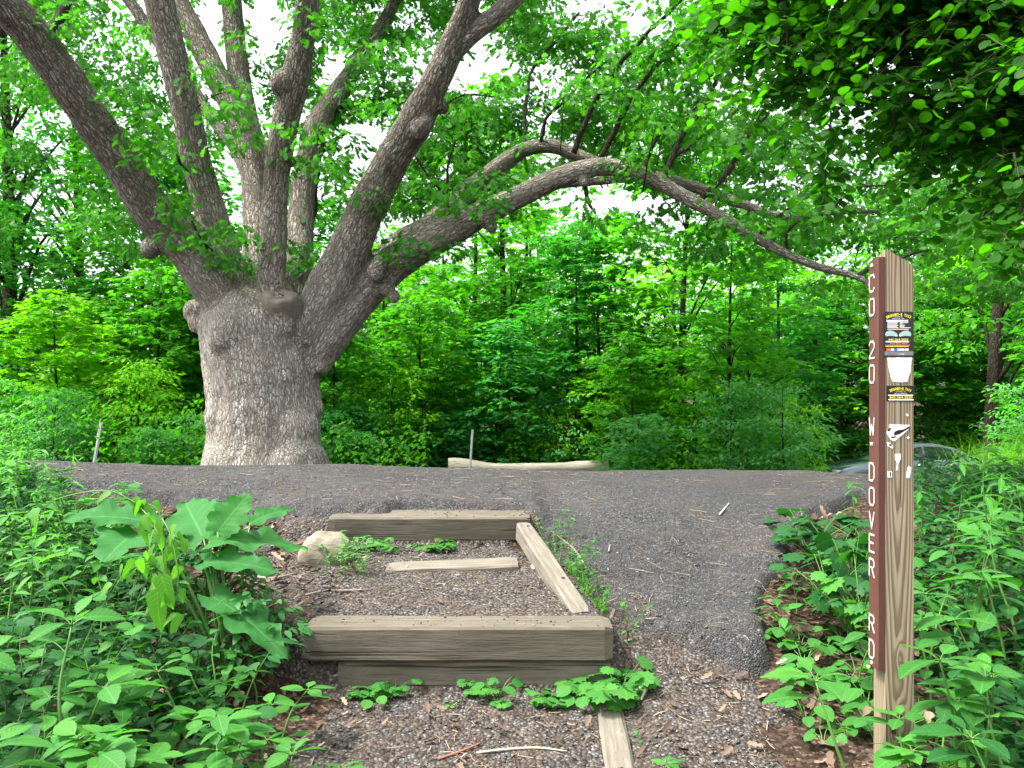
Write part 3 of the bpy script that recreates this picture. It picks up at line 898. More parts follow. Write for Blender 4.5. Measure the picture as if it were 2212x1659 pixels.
text_on(st, Z4, 'yelp', 1012, 1548, 70, 26, 2, L2)
st.build('taxi_sticker', SM, post, smooth=False)
# small taxi sticker
st = MB()
quad(st, Z5, 582, 338, 846, 486, 0, 0)
arc_text(st, Z5, "SEGUNDO'S TAXI", 713, 364, 205, 25, 24, 1, L1)
text_on(st, Z5, 'LOCATED IN', 715, 381, 70, 7, 1, L1); text_on(st, Z5, 'PAWLING, NY', 715, 393, 95, 9, 1, L1)
text_on(st, Z5, '24/7 ALL AIRPORTS', 715, 412, 118, 12, 2, L1)
quad(st, Z5, 598, 424, 832, 434, 2, .0003)
text_on(st, Z5, '845-264-3020', 717, 449, 215, 22, 1, L1, bold=.015)
quad(st, Z5, 600, 465, 836, 477, 2, .0003)
st.build('taxi_sticker', SM, post, smooth=False)
# paper left behind and torn scraps
def scrap(pts, name='torn_sticker', label=None, black=()):
    mb = MB()
    rs = random.Random(len(pts) * 7 + int(pts[0][0]))
    out = []
    for (p, q) in zip(pts, pts[1:] + pts[:1]):
        n = 4
        for i in range(n): out.append((p[0] + (q[0] - p[0]) * i / n + rs.uniform(-3, 3) * (i > 0), p[1] + (q[1] - p[1]) * i / n + rs.uniform(-3, 3) * (i > 0)))
    V = [front(*Z5(x, y), 0) for x, y in out]; B_ = [(x, y + .0011, z) for x, y, z in V]; n = len(V)
    mb.add(V + B_, [tuple(range(n))[::-1]] + [(i, (i + 1) % n, n + (i + 1) % n, n + i) for i in range(n)], 2)
    for bl in black: mb.add([front(*Z5(x, y), .0004) for x, y in bl], [tuple(range(len(bl)))[::-1]], 0)
    o = mb.build(name, SM, post, smooth=False)
    if label: o['label'] = label
scrap([(592, 72), (822, 72), (812, 140), (805, 215), (780, 300), (715, 306), (640, 300), (618, 250), (600, 150)], 'sticker_backing', 'blank white sticker backing')
scrap([(612, 703), (800, 710), (796, 742), (720, 815), (655, 866), (622, 852), (580, 782), (604, 742)], black=([(655, 775), (690, 758), (742, 752), (795, 722), (798, 738), (740, 775), (700, 800), (650, 812)], [(600, 742), (628, 738), (612, 770), (588, 770)], [(622, 820), (680, 818), (660, 832), (626, 836)]))
scrap([(580, 875), (612, 876), (646, 915), (642, 934), (600, 915)], black=([(600, 890), (625, 893), (635, 915), (610, 908)],))
scrap([(660, 985), (718, 984), (716, 1030), (694, 1075), (690, 1140), (672, 1142), (684, 1080), (662, 1030)])
scrap([(595, 1148), (632, 1148), (632, 1208), (595, 1208)], black=([(610, 1155), (624, 1155), (622, 1200), (612, 1200)],))
scrap([(782, 1112), (798, 1100), (816, 1122), (800, 1212), (768, 1212)])
scrap([(762, 615), (776, 603), (792, 618), (778, 628)]); scrap([(770, 830), (788, 818), (802, 830), (786, 842)])

# ================================================================== THE OAK
OY = 13.0
def limb_pts(lst):
    """(u, v, width, depth) -> centre line and radii in metres"""
    return [P(u, v, Y) for u, v, w, Y in lst], [w / F * Y / 2 * (1.0 if w < 20 or w > 105 else .95) for u, v, w, Y in lst]
LIMBS = [
 # the trunk
 [(567, 1085, 262, 13), (567, 1020, 248, 13), (571, 950, 236, 13), (572, 880, 236, 13), (568, 810, 240, 13), (562, 745, 240, 13), (557, 695, 242, 13), (557, 660, 205, 13), (562, 630, 130, 13)],
 # far-left limb leaning towards the viewer
 [(525, 715, 112, 12.9), (468, 610, 114, 12.7), (402, 530, 102, 12.5), (335, 462, 94, 12.2), (262, 350, 88, 11.8), (175, 225, 86, 11.3), (85, 95, 86, 10.8), (5, 0, 84, 10.4), (-80, -110, 78, 10), (-160, -240, 64, 9.6)],
 # upright limb left
 [(545, 660, 80, 12.9), (487, 560, 76, 12.8), (452, 450, 72, 12.7), (425, 350, 66, 12.6), (397, 220, 66, 12.5), (368, 100, 66, 12.4), (345, 0, 68, 12.3), (325, -120, 62, 12.2), (300, -260, 48, 12)],
 # leaning limb behind it
 [(560, 640, 80, 13.2), (553, 470, 60, 13.7), (540, 350, 52, 14), (505, 240, 54, 14.2), (450, 130, 54, 14.4), (395, 25, 52, 14.6), (340, -80, 44, 14.8), (290, -190, 34, 15)],
 # thin pale side limb
 [(548, 400, 40, 13.9), (510, 320, 34, 14.2), (455, 250, 32, 14.5), (380, 140, 30, 14.8), (320, 60, 28, 15), (270, -10, 26, 15.2), (200, -90, 20, 15.4)],
 # middle back limb
 [(565, 640, 70, 13.3), (562, 460, 58, 13.9), (556, 340, 52, 14.3), (530, 250, 54, 14.6), (512, 130, 50, 14.9), (500, 0, 46, 15.2), (492, -130, 38, 15.5)],
 # central limb in front
 [(586, 690, 90, 12.6), (588, 610, 64, 12.4), (590, 520, 60, 12.2), (598, 380, 58, 12), (615, 270, 62, 11.8), (637, 180, 64, 11.6), (655, 80, 55, 11.4), (664, 0, 55, 11.2), (674, -120, 48, 11), (690, -240, 38, 10.8)],
 # dark limb behind right
 [(630, 690, 90, 13.2), (645, 560, 62, 13.5), (652, 450, 58, 13.8), (660, 370, 54, 14), (682, 280, 54, 14.2), (722, 210, 46, 14.5), (765, 150, 38, 14.8), (805, 92, 34, 15), (842, 25, 30, 15.2), (880, -60, 26, 15.4)],
 # big right-hand limb
 [(668, 735, 104, 12.9), (712, 630, 108, 12.7), (752, 545, 98, 12.5), (792, 450, 86, 12.3), (845, 350, 80, 12), (897, 262, 80, 11.7), (938, 182, 66, 11.4), (972, 108, 62, 11.2), (1000, 40, 52, 11), (1025, -30, 50, 10.8), (1060, -140, 42, 10.6)],
 [(972, 118, 50, 11.25), (1020, 72, 46, 11.1), (1070, 35, 46, 11), (1112, -8, 46, 10.9), (1170, -80, 40, 10.8), (1240, -180, 30, 10.6)],
 # low sweeping limb
 [(668, 790, 90, 13), (720, 700, 106, 12.9), (790, 622, 98, 12.8), (868, 558, 82, 12.6), (965, 505, 70, 12.4), (1062, 452, 56, 12.2), (1130, 420, 52, 12.1), (1205, 385, 48, 12), (1290, 361, 42, 11.9), (1375, 372, 38, 11.8), (1455, 412, 34, 11.7), (1560, 470, 30, 11.6), (1660, 528, 24, 11.5), (1755, 572, 20, 11.4), (1850, 598, 16, 11.3), (1885, 625, 12, 11.25)],
 # upper of the sweeping pair
 [(800, 615, 90, 13), (868, 540, 84, 13.2), (935, 490, 66, 13.3), (1000, 428, 52, 13.4), (1070, 368, 46, 13.4), (1130, 325, 36, 13.4), (1190, 316, 34, 13.3), (1245, 335, 30, 13.2), (1320, 362, 28, 13), (1400, 378, 28, 12.9), (1480, 398, 26, 12.9), (1560, 425, 24, 12.9), (1650, 458, 22, 12.9), (1715, 470, 20, 12.9), (1790, 459, 15, 12.8), (1900, 456, 11, 12.7)],
 [(1200, 398, 24, 12.5), (1270, 390, 26, 12.7), (1340, 384, 26, 12.9), (1410, 380, 24, 12.95)],
]
SAMPLES = []           # centre, n, b, t, arc, radius, limb
ob_mb = MB()
for li, L in enumerate(LIMBS):
    pts, rad = limb_pts(L)
    p, r = catmull(pts, rad, 6)
    C, T, N, B = sweep(p)
    arc = 0
    for i in range(len(C)):
        if i: arc += np.linalg.norm(C[i] - C[i - 1])
        SAMPLES.append((C[i], N[i], B[i], T[i], arc, r[i], li))
    ob_mb.tube(p, r, 20)
knots = [(326, 537, 12.35, .16), (345, 520, 12.3, .16), (418, 672, 12.85, .17), (424, 700, 12.8, .15), (821, 567, 12.25, .13), (812, 585, 12.3, .15), (852, 641, 12.5, .10), (838, 622, 12.5, .13), (1062, 490, 12.1, .10), (1050, 478, 12.1, .11), (920, 268, 11.45, .12), (910, 280, 11.5, .15), (612, 182, 11.55, .2), (958, 232, 11.55, .09), (680, 880, 12.9, .12), (688, 790, 12.8, .12),
         (560, 830, 12.58, .48), (505, 900, 12.68, .45), (632, 930, 12.6, .42), (500, 1010, 12.5, .45), (640, 1015, 12.5, .5), (352, 452, 12, .16), (1262, 392, 11.9, .09), (150, 170, 11.1, .22), (500, 720, 12.4, .38), (602, 668, 12.40, .24), (604, 700, 12.5, .3)]
import bmesh
for (u, v, Y, r) in knots:
    bm = bmesh.new(); bmesh.ops.create_icosphere(bm, subdivisions=2, radius=r)
    c = P(u, v, Y); bm.verts.ensure_lookup_table()
    ob_mb.add([np.array(q.co) * (1, 1, 1.15) + c for q in bm.verts], [tuple(x.index for x in f.verts) for f in bm.faces]); bm.free()
# broken stub on the left of the trunk
ob_mb.tube([P(440, 700, 12.8), P(424, 672, 12.75), P(430, 652, 12.7)], [.13, .08, .04], 10)
tmp = bpy.data.objects.new('oak_tmp', ob_mb.mesh('oak_tmp')); COL.objects.link(tmp)
md = tmp.modifiers.new('r', 'REMESH'); md.mode = 'VOXEL'; md.voxel_size = .030
md = tmp.modifiers.new('s', 'SMOOTH'); md.factor = .5; md.iterations = 7
dg = bpy.context.evaluated_depsgraph_get(); dg.update()
ome = bpy.data.meshes.new_from_object(tmp.evaluated_get(dg))
bpy.data.objects.remove(tmp)
nv = len(ome.vertices)
OV = np.empty(nv * 3, np.float32); ome.vertices.foreach_get('co', OV); OV = OV.reshape(-1, 3).astype(float)
ON = np.empty(nv * 3, np.float32); ome.vertices.foreach_get('normal', ON); ON = ON.reshape(-1, 3)
SC_ = np.array([s[0] for s in SAMPLES]); SR_ = np.array([s[5] for s in SAMPLES]); SL_ = np.array([s[6] for s in SAMPLES])
near = np.empty(nv, int)
for i in range(0, nv, 4000):
    d = np.linalg.norm(OV[i:i + 4000, None, :] - SC_[None], axis=2)
    near[i:i + 4000] = np.argmin(d / (SR_[None] * .9 + .03) + d * .4, 1)
SN_ = np.array([s[1] for s in SAMPLES]); SB_ = np.array([s[2] for s in SAMPLES]); ST_ = np.array([s[3] for s in SAMPLES]); SA_ = np.array([s[4] for s in SAMPLES])
dv = OV - SC_[near]
bk = np.stack([(dv * SN_[near]).sum(1), (dv * SB_[near]).sum(1), SA_[near] + (dv * ST_[near]).sum(1)], 1)
limb_id = SL_[near]
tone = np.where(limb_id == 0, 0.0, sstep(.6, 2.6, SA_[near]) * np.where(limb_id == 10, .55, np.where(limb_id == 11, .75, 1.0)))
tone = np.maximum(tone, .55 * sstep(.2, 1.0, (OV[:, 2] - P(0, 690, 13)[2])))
bk += (limb_id * 3.7)[:, None]
# burls, flutes and bark ridges as real relief
amp = np.clip(SR_[near] * .10, .008, .05)
for i in range(nv):
    q = Vector(OV[i])
    f = noise.noise(q * 2.2) * .55 + noise.noise(q * 5.1) * .28
    b = Vector((bk[i][0] * 9, bk[i][1] * 9, bk[i][2] * 2.2))
    g_ = noise.noise(b) * .45 + noise.noise(b * 2.3) * .35
    OV[i] += ON[i] * (amp[i] * f + (amp[i] * .55 + .004) * g_)
flut = np.exp(-((OV[:, 2] - (Hf(-4, 13) - .1)) / .55)) * (limb_id == 0)
OV += ON * np.array([1, 1, 0]) * (flut * .05)[:, None]
# split into trunk and limbs: one mesh per limb, sharing the smooth normals
nl_ = len(ome.loops); npoly = len(ome.polygons)
LV = np.empty(nl_, np.int32); ome.loops.foreach_get('vertex_index', LV)
PSt = np.empty(npoly, np.int32); ome.polygons.foreach_get('loop_start', PSt)
PT = np.empty(npoly, np.int32); ome.polygons.foreach_get('loop_total', PT)
ome.vertices.foreach_set('co', OV.astype(np.float32).ravel()); ome.update()
ome.vertices.foreach_get('normal', (tmpn := np.empty(nv * 3, np.float32))); ON = tmpn.reshape(-1, 3)
FL = limb_id[LV[PSt]]
oak = empty('oak_tree', (P(567, 1010, 13)[0], 13, Hf(-4, 13)))
OAKLOC = np.array(oak.location)
tag(oak, 'huge old oak with a thick pale trunk and many spreading limbs', 'tree')
for li in range(len(LIMBS)):
    fi = np.where(FL == li)[0]
    if len(fi) == 0: continue
    idx = np.concatenate([LV[PSt[f]:PSt[f] + PT[f]] for f in fi])
    uq, inv = np.unique(idx, return_inverse=True)
    tot = PT[fi]; st = np.concatenate([[0], np.cumsum(tot)[:-1]])
    me = mesh_np('trunk' if li == 0 else 'limb', OV[uq] - OAKLOC, inv, st, tot)
    a_ = me.attributes.new('bark', 'FLOAT_VECTOR', 'POINT')
    if len(me.vertices) == len(uq):
        a_.data.foreach_set('vector', bk[uq].astype(np.float32).ravel())
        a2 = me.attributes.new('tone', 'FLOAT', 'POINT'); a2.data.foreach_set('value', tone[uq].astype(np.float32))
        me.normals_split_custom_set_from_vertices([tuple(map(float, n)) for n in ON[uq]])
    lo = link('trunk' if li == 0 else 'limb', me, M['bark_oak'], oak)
bpy.data.meshes.remove(ome)
# cut limb scar with a hollow, facing the viewer
cs = MB(); c0 = P(602, 646, 12.27) ; ax = Vector((.12, -.62, .62)).normalized(); q = ax.to_track_quat('Z', 'Y').to_matrix()
def ringp(r, z, n=20, e=.72): return [Vector(c0) + q @ Vector((r * math.cos(2 * PI * j / n) * (1 + .10 * math.sin(.9 * j + 1) + .05 * math.sin(2.2 * j)), r * e * (1 + .08 * math.cos(1.3 * j)) * math.sin(2 * PI * j / n), z + .012 * math.sin(j * 1.7))) for j in range(n)]
rings = [ringp(.34, -.25), ringp(.285, -.03), ringp(.262, .05), ringp(.225, .085), ringp(.14, .07), ringp(.075, .06)]
V = [p for r in rings for p in r]
cs.add([tuple(Vector(p) - Vector(OAKLOC)) for p in V], [(i * 20 + j, i * 20 + (j + 1) % 20, (i + 1) * 20 + (j + 1) % 20, (i + 1) * 20 + j) for i in range(5) for j in range(20)])
hol = ringp(.078, .061) + ringp(.05, -.08)
cs.add([tuple(Vector(p) - Vector(OAKLOC)) for p in hol], [(j, (j + 1) % 20, 20 + (j + 1) % 20, 20 + j) for j in range(20)] + [tuple(range(20, 40))], 1)
cs.build('limb_scar', [M['cut_wood'], M['hole']], oak)
# white trail blaze on the trunk
# thin branches rising from the sweeping limbs and elsewhere
BR = [
 [(1239, 331, 14, 12.8), (1266, 256, 13, 12.6), (1317, 171, 12, 12.3), (1368, 103, 10, 12), (1454, 17, 8, 11.6), (1520, -60, 5, 11.3)],
 [(1297, 345, 14, 12.6), (1334, 267, 13, 12.3), (1368, 205, 11, 12), (1454, 103, 8, 11.7), (1520, 30, 5, 11.4)],
 [(1132, 326, 8, 13.4), (1138, 210, 8, 13.5), (1150, 150, 7, 13.6), (1190, 100, 6, 13.7), (1250, 30, 5, 13.8)],
 [(1165, 318, 9, 13.3), (1180, 260, 8, 13), (1230, 205, 7, 12.8), (1290, 140, 5, 12.6)],
 [(1388, 372, 10, 12.9), (1420, 300, 9, 12.9), (1450, 270, 7, 12.9), (1520, 220, 5, 12.8)],
 [(1430, 390, 14, 11.8), (1462, 318, 13, 11.7), (1510, 240, 11, 11.5), (1560, 150, 9, 11.3), (1600, 60, 6, 11)],
 [(1515, 430, 14, 11.7), (1570, 370, 12, 11.6), (1610, 310, 9, 11.5), (1660, 240, 6, 11.4)],
 [(1400, 378, 9, 12.9), (1470, 330, 9, 13.2), (1560, 260, 8, 13.4), (1640, 200, 6, 13.6)],
 [(1262, 385, 12, 12), (1268, 430, 9, 12), (1290, 462, 5, 12)],
 [(1640, 505, 9, 11.5), (1668, 478, 8, 11.5), (1700, 455, 6, 11.4), (1760, 420, 4, 11.3)],
 [(970, 475, 7, 12.6), (965, 380, 6, 12.6), (975, 330, 5, 12.6), (1010, 260, 3, 12.6)],
 [(985, 450, 7, 13.4), (920, 370, 5, 13.2), (890, 330, 4, 13)],
 [(660, 280, 22, 14.2), (740, 235, 14, 14.4), (810, 215, 9, 14.6), (880, 195, 6, 14.8)],
 [(640, 520, 24, 13.9), (668, 480, 20, 14.1), (682, 400, 18, 14.2), (694, 330, 12, 14.3), (740, 290, 8, 14.4)],
 [(945, 240, 7, 11.5), (1000, 205, 6, 11.8), (1080, 210, 4, 12)],
 [(1790, 460, 9, 12.8), (1830, 420, 7, 12.7), (1900, 400, 5, 12.6), (1990, 405, 4, 12.5)],
 [(1840, 600, 9, 11.3), (1930, 560, 7, 11.2), (2010, 540, 5, 11)],
 [(90, 100, 30, 10.8), (140, 20, 22, 11), (170, -60, 15, 11.2)], [(440, 400, 14, 12.7), (400, 360, 8, 12.4), (380, 330, 5, 12.2)],
 [(480, 570, 10, 12.6), (440, 520, 7, 12.2), (410, 470, 5, 12)],
 [(1700, 545, 8, 11.5), (1700, 500, 6, 11.4), (1735, 470, 4, 11.3)],
]
for L in BR:
    pts, rad = limb_pts(L); p, r = catmull(pts, rad, 5)
    p = [x + np.array([noise.noise(Vector(x * 2.5)), noise.noise(Vector(x * 2.5 + 7)), noise.noise(Vector(x * 2.5 + 3))]) * .06 * min(1, i / 4) for i, x in enumerate(p)]
    m_ = MB(); m_.tube([x - OAKLOC for x in p], r, 7); m_.build('branch', M['bark_branch'], oak)

# --- oak crown: sprays through the volume of the crown, open where the sky shows through
GAPS = [(455, 90, 40, 90), (585, 70, 22, 70), (722, 140, 26, 40), (775, 305, 55, 45), (905, 130, 34, 50), (1075, 165, 92, 45), (1060, 95, 40, 30), (1395, 15, 65, 50), (1595, 185, 62, 50), (55, 255, 45, 30), (90, 560, 60, 110), (170, 610, 60, 60), (225, 700, 40, 40), (640, 290, 22, 40), (690, 400, 30, 60), (560, 30, 30, 50), (1000, 60, 20, 30)]
def gapf(u, v):
    g = 0
    for (a, b, ru, rv) in GAPS: g = np.maximum(g, np.exp(-(((u - a) / (ru * 1.0 + 3)) ** 2 + ((v - b) / (rv * 1.0 + 3)) ** 2) ** 2 * .5))
    return g
cen = []; outs = []
def crown_zone(n, u0, u1, v0, v1, y0, y1, thr=.0, seed=0, gaps=True, fr=.55):
    k = 0; tries = 0
    while k < n and tries < n * 30:
        tries += 1
        u = random.uniform(u0, u1); v = random.uniform(v0, v1); Y = random.uniform(y0, y1)
        if gaps and gapf(u, v) > .2: continue
        c = P(u, v, Y)
        if noise.noise(Vector(c * fr * 1.6) + Vector((seed, 0, 0))) < thr: continue
        cen.append(c); a = random.uniform(0, 2 * PI); outs.append((math.cos(a), math.sin(a), -.2)); k += 1
crown_zone(700, -150, 1000, -260, 330, 13.8, 18, .0, 1)
crown_zone(130, -150, 420, 330, 560, 14, 18, .08, 2)
crown_zone(350, 640, 1150, -200, 460, 13.8, 17, -.05, 3)
crown_zone(620, 950, 1750, -200, 380, 13.5, 16.5, -.05, 4)
crown_zone(160, 1400, 2200, 250, 540, 13.4, 16, -.05, 5)
crown_zone(150, 1750, 2300, 380, 640, 12, 16, -.0, 8)
crown_zone(20, 1400, 1900, 400, 560, 13.2, 14, .05, 9)
crown_zone(120, -200, 2200, -420, -160, 8, 13, -.0, 10)
for (u, v, Y, n, s) in [(455, 480, 11.9, 8, .28), (490, 525, 11.9, 9, .26), (500, 245, 11.8, 6, .22), (520, 300, 11.9, 4, .2), (300, 300, 11.2, 7, .25), (280, 250, 11.3, 9, .3), (395, 440, 12.0, 4, .2), (640, 350, 11.9, 6, .24), (695, 350, 12.6, 8, .3), (800, 440, 11.9, 5, .2), (860, 390, 13, 12, .3), (1010, 420, 12.0, 9, .26), (1070, 430, 11.9, 7, .2), (1060, 360, 12.8, 7, .25), (905, 520, 12.1, 9, .27), (940, 560, 12.2, 3, .16), (750, 380, 13, 9, .3), (1340, 340, 11.7, 5, .2), (1390, 380, 11.6, 4, .18), (1560, 480, 11.4, 4, .2), (120, 30, 10.5, 6, .25), (640, 60, 10.9, 3, .18), (440, 190, 12.2, 4, .2), (700, 580, 13.2, 8, .3), (660, 560, 13.1, 4, .2), (590, 545, 12.1, 2, .14), (530, 200, 12.3, 6, .24), (870, 110, 12.5, 10, .35), (820, 200, 13, 12, .4)]:
    for i in range(max(2, int(n * .55))):
        c = P(u, v, Y) + np.array([random.gauss(0, s), random.gauss(0, s * .8), random.gauss(0, s * .75)])
        cen.append(c); a = random.uniform(0, 2 * PI); outs.append((math.cos(a), math.sin(a), -.2))
# leafy sprays along the thin branches
for L in BR:
    pts, rad = limb_pts(L); p, r = catmull(pts, rad, 5)
    for x in p[6:]:
        for k in range(random.random() < .8):
            cen.append(x + np.array([random.gauss(0, .38), random.gauss(0, .3), random.gauss(0, .22)])); a = random.uniform(0, 2 * PI); outs.append((math.cos(a), math.sin(a), -.1))
cen = np.array(cen); outs = np.array(outs)
pos, d, n, s = spray_leaves(cen, outs, 31, .33, .122, .5, .4, .95)
link('crown', leaves_mesh('oak_crown', T_oak, pos - OAKLOC, d, n, s), M['oak_leaf'], oak)
# twigs that carry the sprays
for i in rng.choice(len(cen), 90, replace=False):
    tw = MB(); c = cen[i]; j = np.argmin(((SC_ - c) ** 2).sum(1)); t = SC_[j]
    L = min(1.1, np.linalg.norm(t - c)); e = c + (t - c) / (np.linalg.norm(t - c) + 1e-6) * L - np.array([0, 0, .25 * L])
    tw.tube([c - OAKLOC, (c + e) / 2 + np.array([0, 0, .08]) - OAKLOC, e - OAKLOC], [.004, .008, .013], 4, cap=False)
    tw.build('twig', M['bark_branch'], oak)

# ================================================================== THINGS BEYOND THE CREST
def zsurf(x, y): return float(SZ(x, y))
# debarked log
lm = MB(); p0 = P(968, 1010, 19.0); p1 = P(1312, 1012, 19.4)
p0[2] = Hf(p0[0], 19) + .20; p1[2] = Hf(p1[0], 19.4) + .30
d = p1 - p0; Lg = np.linalg.norm(d); n_ = 18; V = []; Fs = []
for i in range(26):
    t = i / 25; r = .86 * (.245 - .09 * sstep(0, .35, t) + .035 * sstep(.6, 1, t)) * (1 - (.1 if i in (0, 25) else 0))
    c = np.array([-Lg / 2 + Lg * t, 0, .05 * (1 - sstep(0, .3, t)) - .04 * math.sin(PI * t)])
    for j in range(n_):
        a = 2 * PI * j / n_; rr = r * (1 + .10 * noise.noise(Vector((t * 7, math.cos(a) * 1.4, math.sin(a) * 1.4))))
        V.append((c[0], rr * math.cos(a), c[2] + rr * math.sin(a)))
for i in range(25):
    for j in range(n_):
        a, b = i * n_ + j, i * n_ + (j + 1) % n_; Fs.append((a, a + n_, b + n_, b))
lm.add(V, Fs)
ce = MB(); ce.add([(x - .004, y, z) for x, y, z in V[:n_]], [tuple(range(n_))], 0)
ce2 = MB(); ce2.add([(x + .004, y, z) for x, y, z in V[-n_:]], [tuple(range(n_))[::-1]], 0)
lo = lm.build('fallen_log', M['log_wood']); lo.location = tuple((p0 + p1) / 2); lo.rotation_euler = (0, -math.asin(d[2] / Lg), math.atan2(d[1], d[0]))
tag(lo, 'pale barkless log lying on the ground beyond the road', 'log')
ce.build('cut_end', M['cut_wood'], lo); ce2.build('cut_end', M['cut_wood'], lo)
# steel channel posts
def steel_post(u0, v0, u1, v1, Y, w, label, cap):
    top = P(u0, v0, Y); bot = P(u1, v1, Y); x = bot[0] + (bot[0] - top[0]) * .4
    r = empty('steel_post', (x, Y, Hf(x, Y) - .05)); tag(r, label, 'post')
    top = top - np.array(r.location)
    m_ = MB(); t = .004
    sec = [(-w / 2, 0), (-w / 5, 0), (-w / 5, -w * .4), (w / 5, -w * .4), (w / 5, 0), (w / 2, 0), (w / 2, t), (w / 5 - t, t), (w / 5 - t, -w * .4 + t), (-w / 5 + t, -w * .4 + t), (-w / 5 + t, t), (-w / 2, t)]
    V = [(x_, y_, 0) for x_, y_ in sec] + [(x_ + top[0], y_ + top[1], top[2]) for x_, y_ in sec]; k = 12
    m_.add(V, [(j, (j + 1) % k, k + (j + 1) % k, k + j) for j in range(k)] + [tuple(range(k, 2 * k))])
    m_.build('channel', M['galvanised'], r, smooth=False)
    if cap:
        c = MB(); e = top; s0 = top * .68
        c.box((s0 + e) / 2 + np.array([0, -.02, 0]), (w * .42, .008, (e[2] - s0[2]) / 2), Matrix.Rotation(math.atan2(top[0], top[2]), 3, 'Y')); c.build('reflector', M['white_paint'], r, smooth=False)
steel_post(219, 913, 204, 996, 15.2, .062, 'leaning silver steel post left of the oak trunk', True)
steel_post(1021, 928, 1016, 1003, 18.2, .05, 'thin grey steel post standing behind the pale log', False)
# little trail marker and a wooden post in the shade of the wood
pm_ = P(833, 1000, 19); r = empty('trail_marker', (pm_[0], 19, Hf(pm_[0], 19))); tag(r, 'small square trail marker on a low brown stake beside the road', 'sign')
hz = pm_[2] - r.location[2]
m_ = MB(); m_.box((0, 0, hz / 2), (.035, .02, hz / 2)); m_.build('stake', M['timber'], r, smooth=False)
m_ = MB(); m_.box((0, -.03, hz), (.085, .006, .085), Matrix.Rotation(.5, 3, 'Y')); pl_ = m_.build('marker_plate', M['brown_paint'], r, smooth=False)
m_ = MB(); stroke(m_, [(0, -.05), (0, .05)], .02, lambda a, b, l: (a, -.0375 - l, hz + b)); stroke(m_, [(-.03, .015), (0, .055), (.03, .015)], .018, lambda a, b, l: (a, -.0377 - l, hz + b)); m_.build('arrow', M['white_paint'], pl_, smooth=False)
pm_ = P(1018, 800, 26) ; pm_ = P(870, 850, 24); r = empty('brown_post', (pm_[0], 24, Hf(pm_[0], 24))); tag(r, 'square brown wooden post in the shade under the trees behind the oak', 'post')
hz = P(870, 838, 24)[2] - r.location[2]
m_ = MB(); m_.box((0, 0, hz / 2), (.09, .09, hz / 2)); m_.build('post', M['timber'], r, smooth=False)
m_ = MB(); m_.box((0, -.095, hz - .25), (.08, .006, .16)); m_.build('sign_panel', M['brown_paint'], r, smooth=False)

# parked car
cy = 24.0; cxf = P(1772, 1000, cy)[0]
car = empty('parked_car', (cxf + 2.35, cy, Hf(cxf + 2.3, cy) + .02), math.radians(4)); tag(car, 'dark blue grey sedan parked behind the sign post beyond the road', 'car')
car.location.z = P(2000, 955, cy)[2] - 1.485
def loft(mb, st, mi=0):
    k = len(st[0]); V = [p for s_ in st for p in s_]; Fs = []
    for i in range(len(st) - 1):
        for j in range(k):
            a, b = i * k + j, i * k + (j + 1) % k; Fs.append((a, b, b + k, a + k))
    Fs += [tuple(range(k))[::-1], tuple((len(st) - 1) * k + j for j in range(k))]
    mb.add(V, Fs, mi)
xs_ = [(-2.35, .55, .62, .35, .55), (-2.28, .70, .74, .25, .66), (-2.05, .80, .83, .2, .75), (-1.6, .89, .88, .2, .80), (-1.15, .95, .90, .2, .82), (-.6, .98, .91, .2, .86), (.3, .99, .91, .2, .86), (1.2, 1.01, .90, .2, .84), (1.6, 1.05, .88, .2, .80), (2.0, 1.06, .84, .22, .76), (2.25, 1.0, .76, .3, .68), (2.33, .8, .7, .4, .62)]
st = []
for (x, zt, w, zb, wt) in xs_:
    st.append([(x, -w * .93, zb), (x, -w, zb + .15), (x, -w, zb + (zt - zb) * .62), (x, -w * .97, zt - .07), (x, -wt, zt), (x, -wt * .5, zt + .025), (x, wt * .5, zt + .025), (x, wt, zt), (x, w * .97, zt - .07), (x, w, zb + (zt - zb) * .62), (x, w, zb + .15), (x, w * .93, zb)])
m_ = MB(); loft(m_, st); body = m_.build('body', M['car_paint'], car)
# cabin: roof skin with pillars, glass set between them
cab = [(-1.12, .93, .80), (-.62, 1.18, .70), (-.12, 1.39, .60), (.35, 1.455, .565), (.9, 1.44, .56), (1.35, 1.34, .585), (1.72, 1.16, .66), (2.0, 1.04, .74)]
st = [[(x, -.80 if i else -.80, .92), (x, -w - .02, z - .06), (x, -w + .05, z), (x, 0, z + .03), (x, w - .05, z), (x, w + .02, z - .06), (x, .80, .92)] for i, (x, z, w) in enumerate(cab)]
m_ = MB(); loft(m_, st); m_.build('roof', M['car_paint'], car)
def panel(name, pts, off):
    m_ = MB(); q = [Vector(p) for p in pts]; nrm = (q[1] - q[0]).cross(q[-1] - q[0]).normalized()
    if nrm.dot(Vector(off)) < 0: nrm = -nrm
    A = [tuple(p + nrm * .014) for p in q]; B_ = [tuple(p - nrm * .02) for p in q]; k = len(q)
    m_.add(A + B_, [tuple(range(k)), tuple(range(2 * k - 1, k - 1, -1))] + [(j, k + j, k + (j + 1) % k, (j + 1) % k) for j in range(k)])
    return m_.build(name, M['car_glass'], car, smooth=False)
panel('windshield', [(-1.08, -.70, .955), (-.16, -.52, 1.385), (-.16, .52, 1.385), (-1.08, .70, .955)], (-1, 0, 1))
panel('rear_window', [(1.38, -.5, 1.335), (1.95, -.62, 1.065), (1.95, .62, 1.065), (1.38, .5, 1.335)], (1, 0, 1))
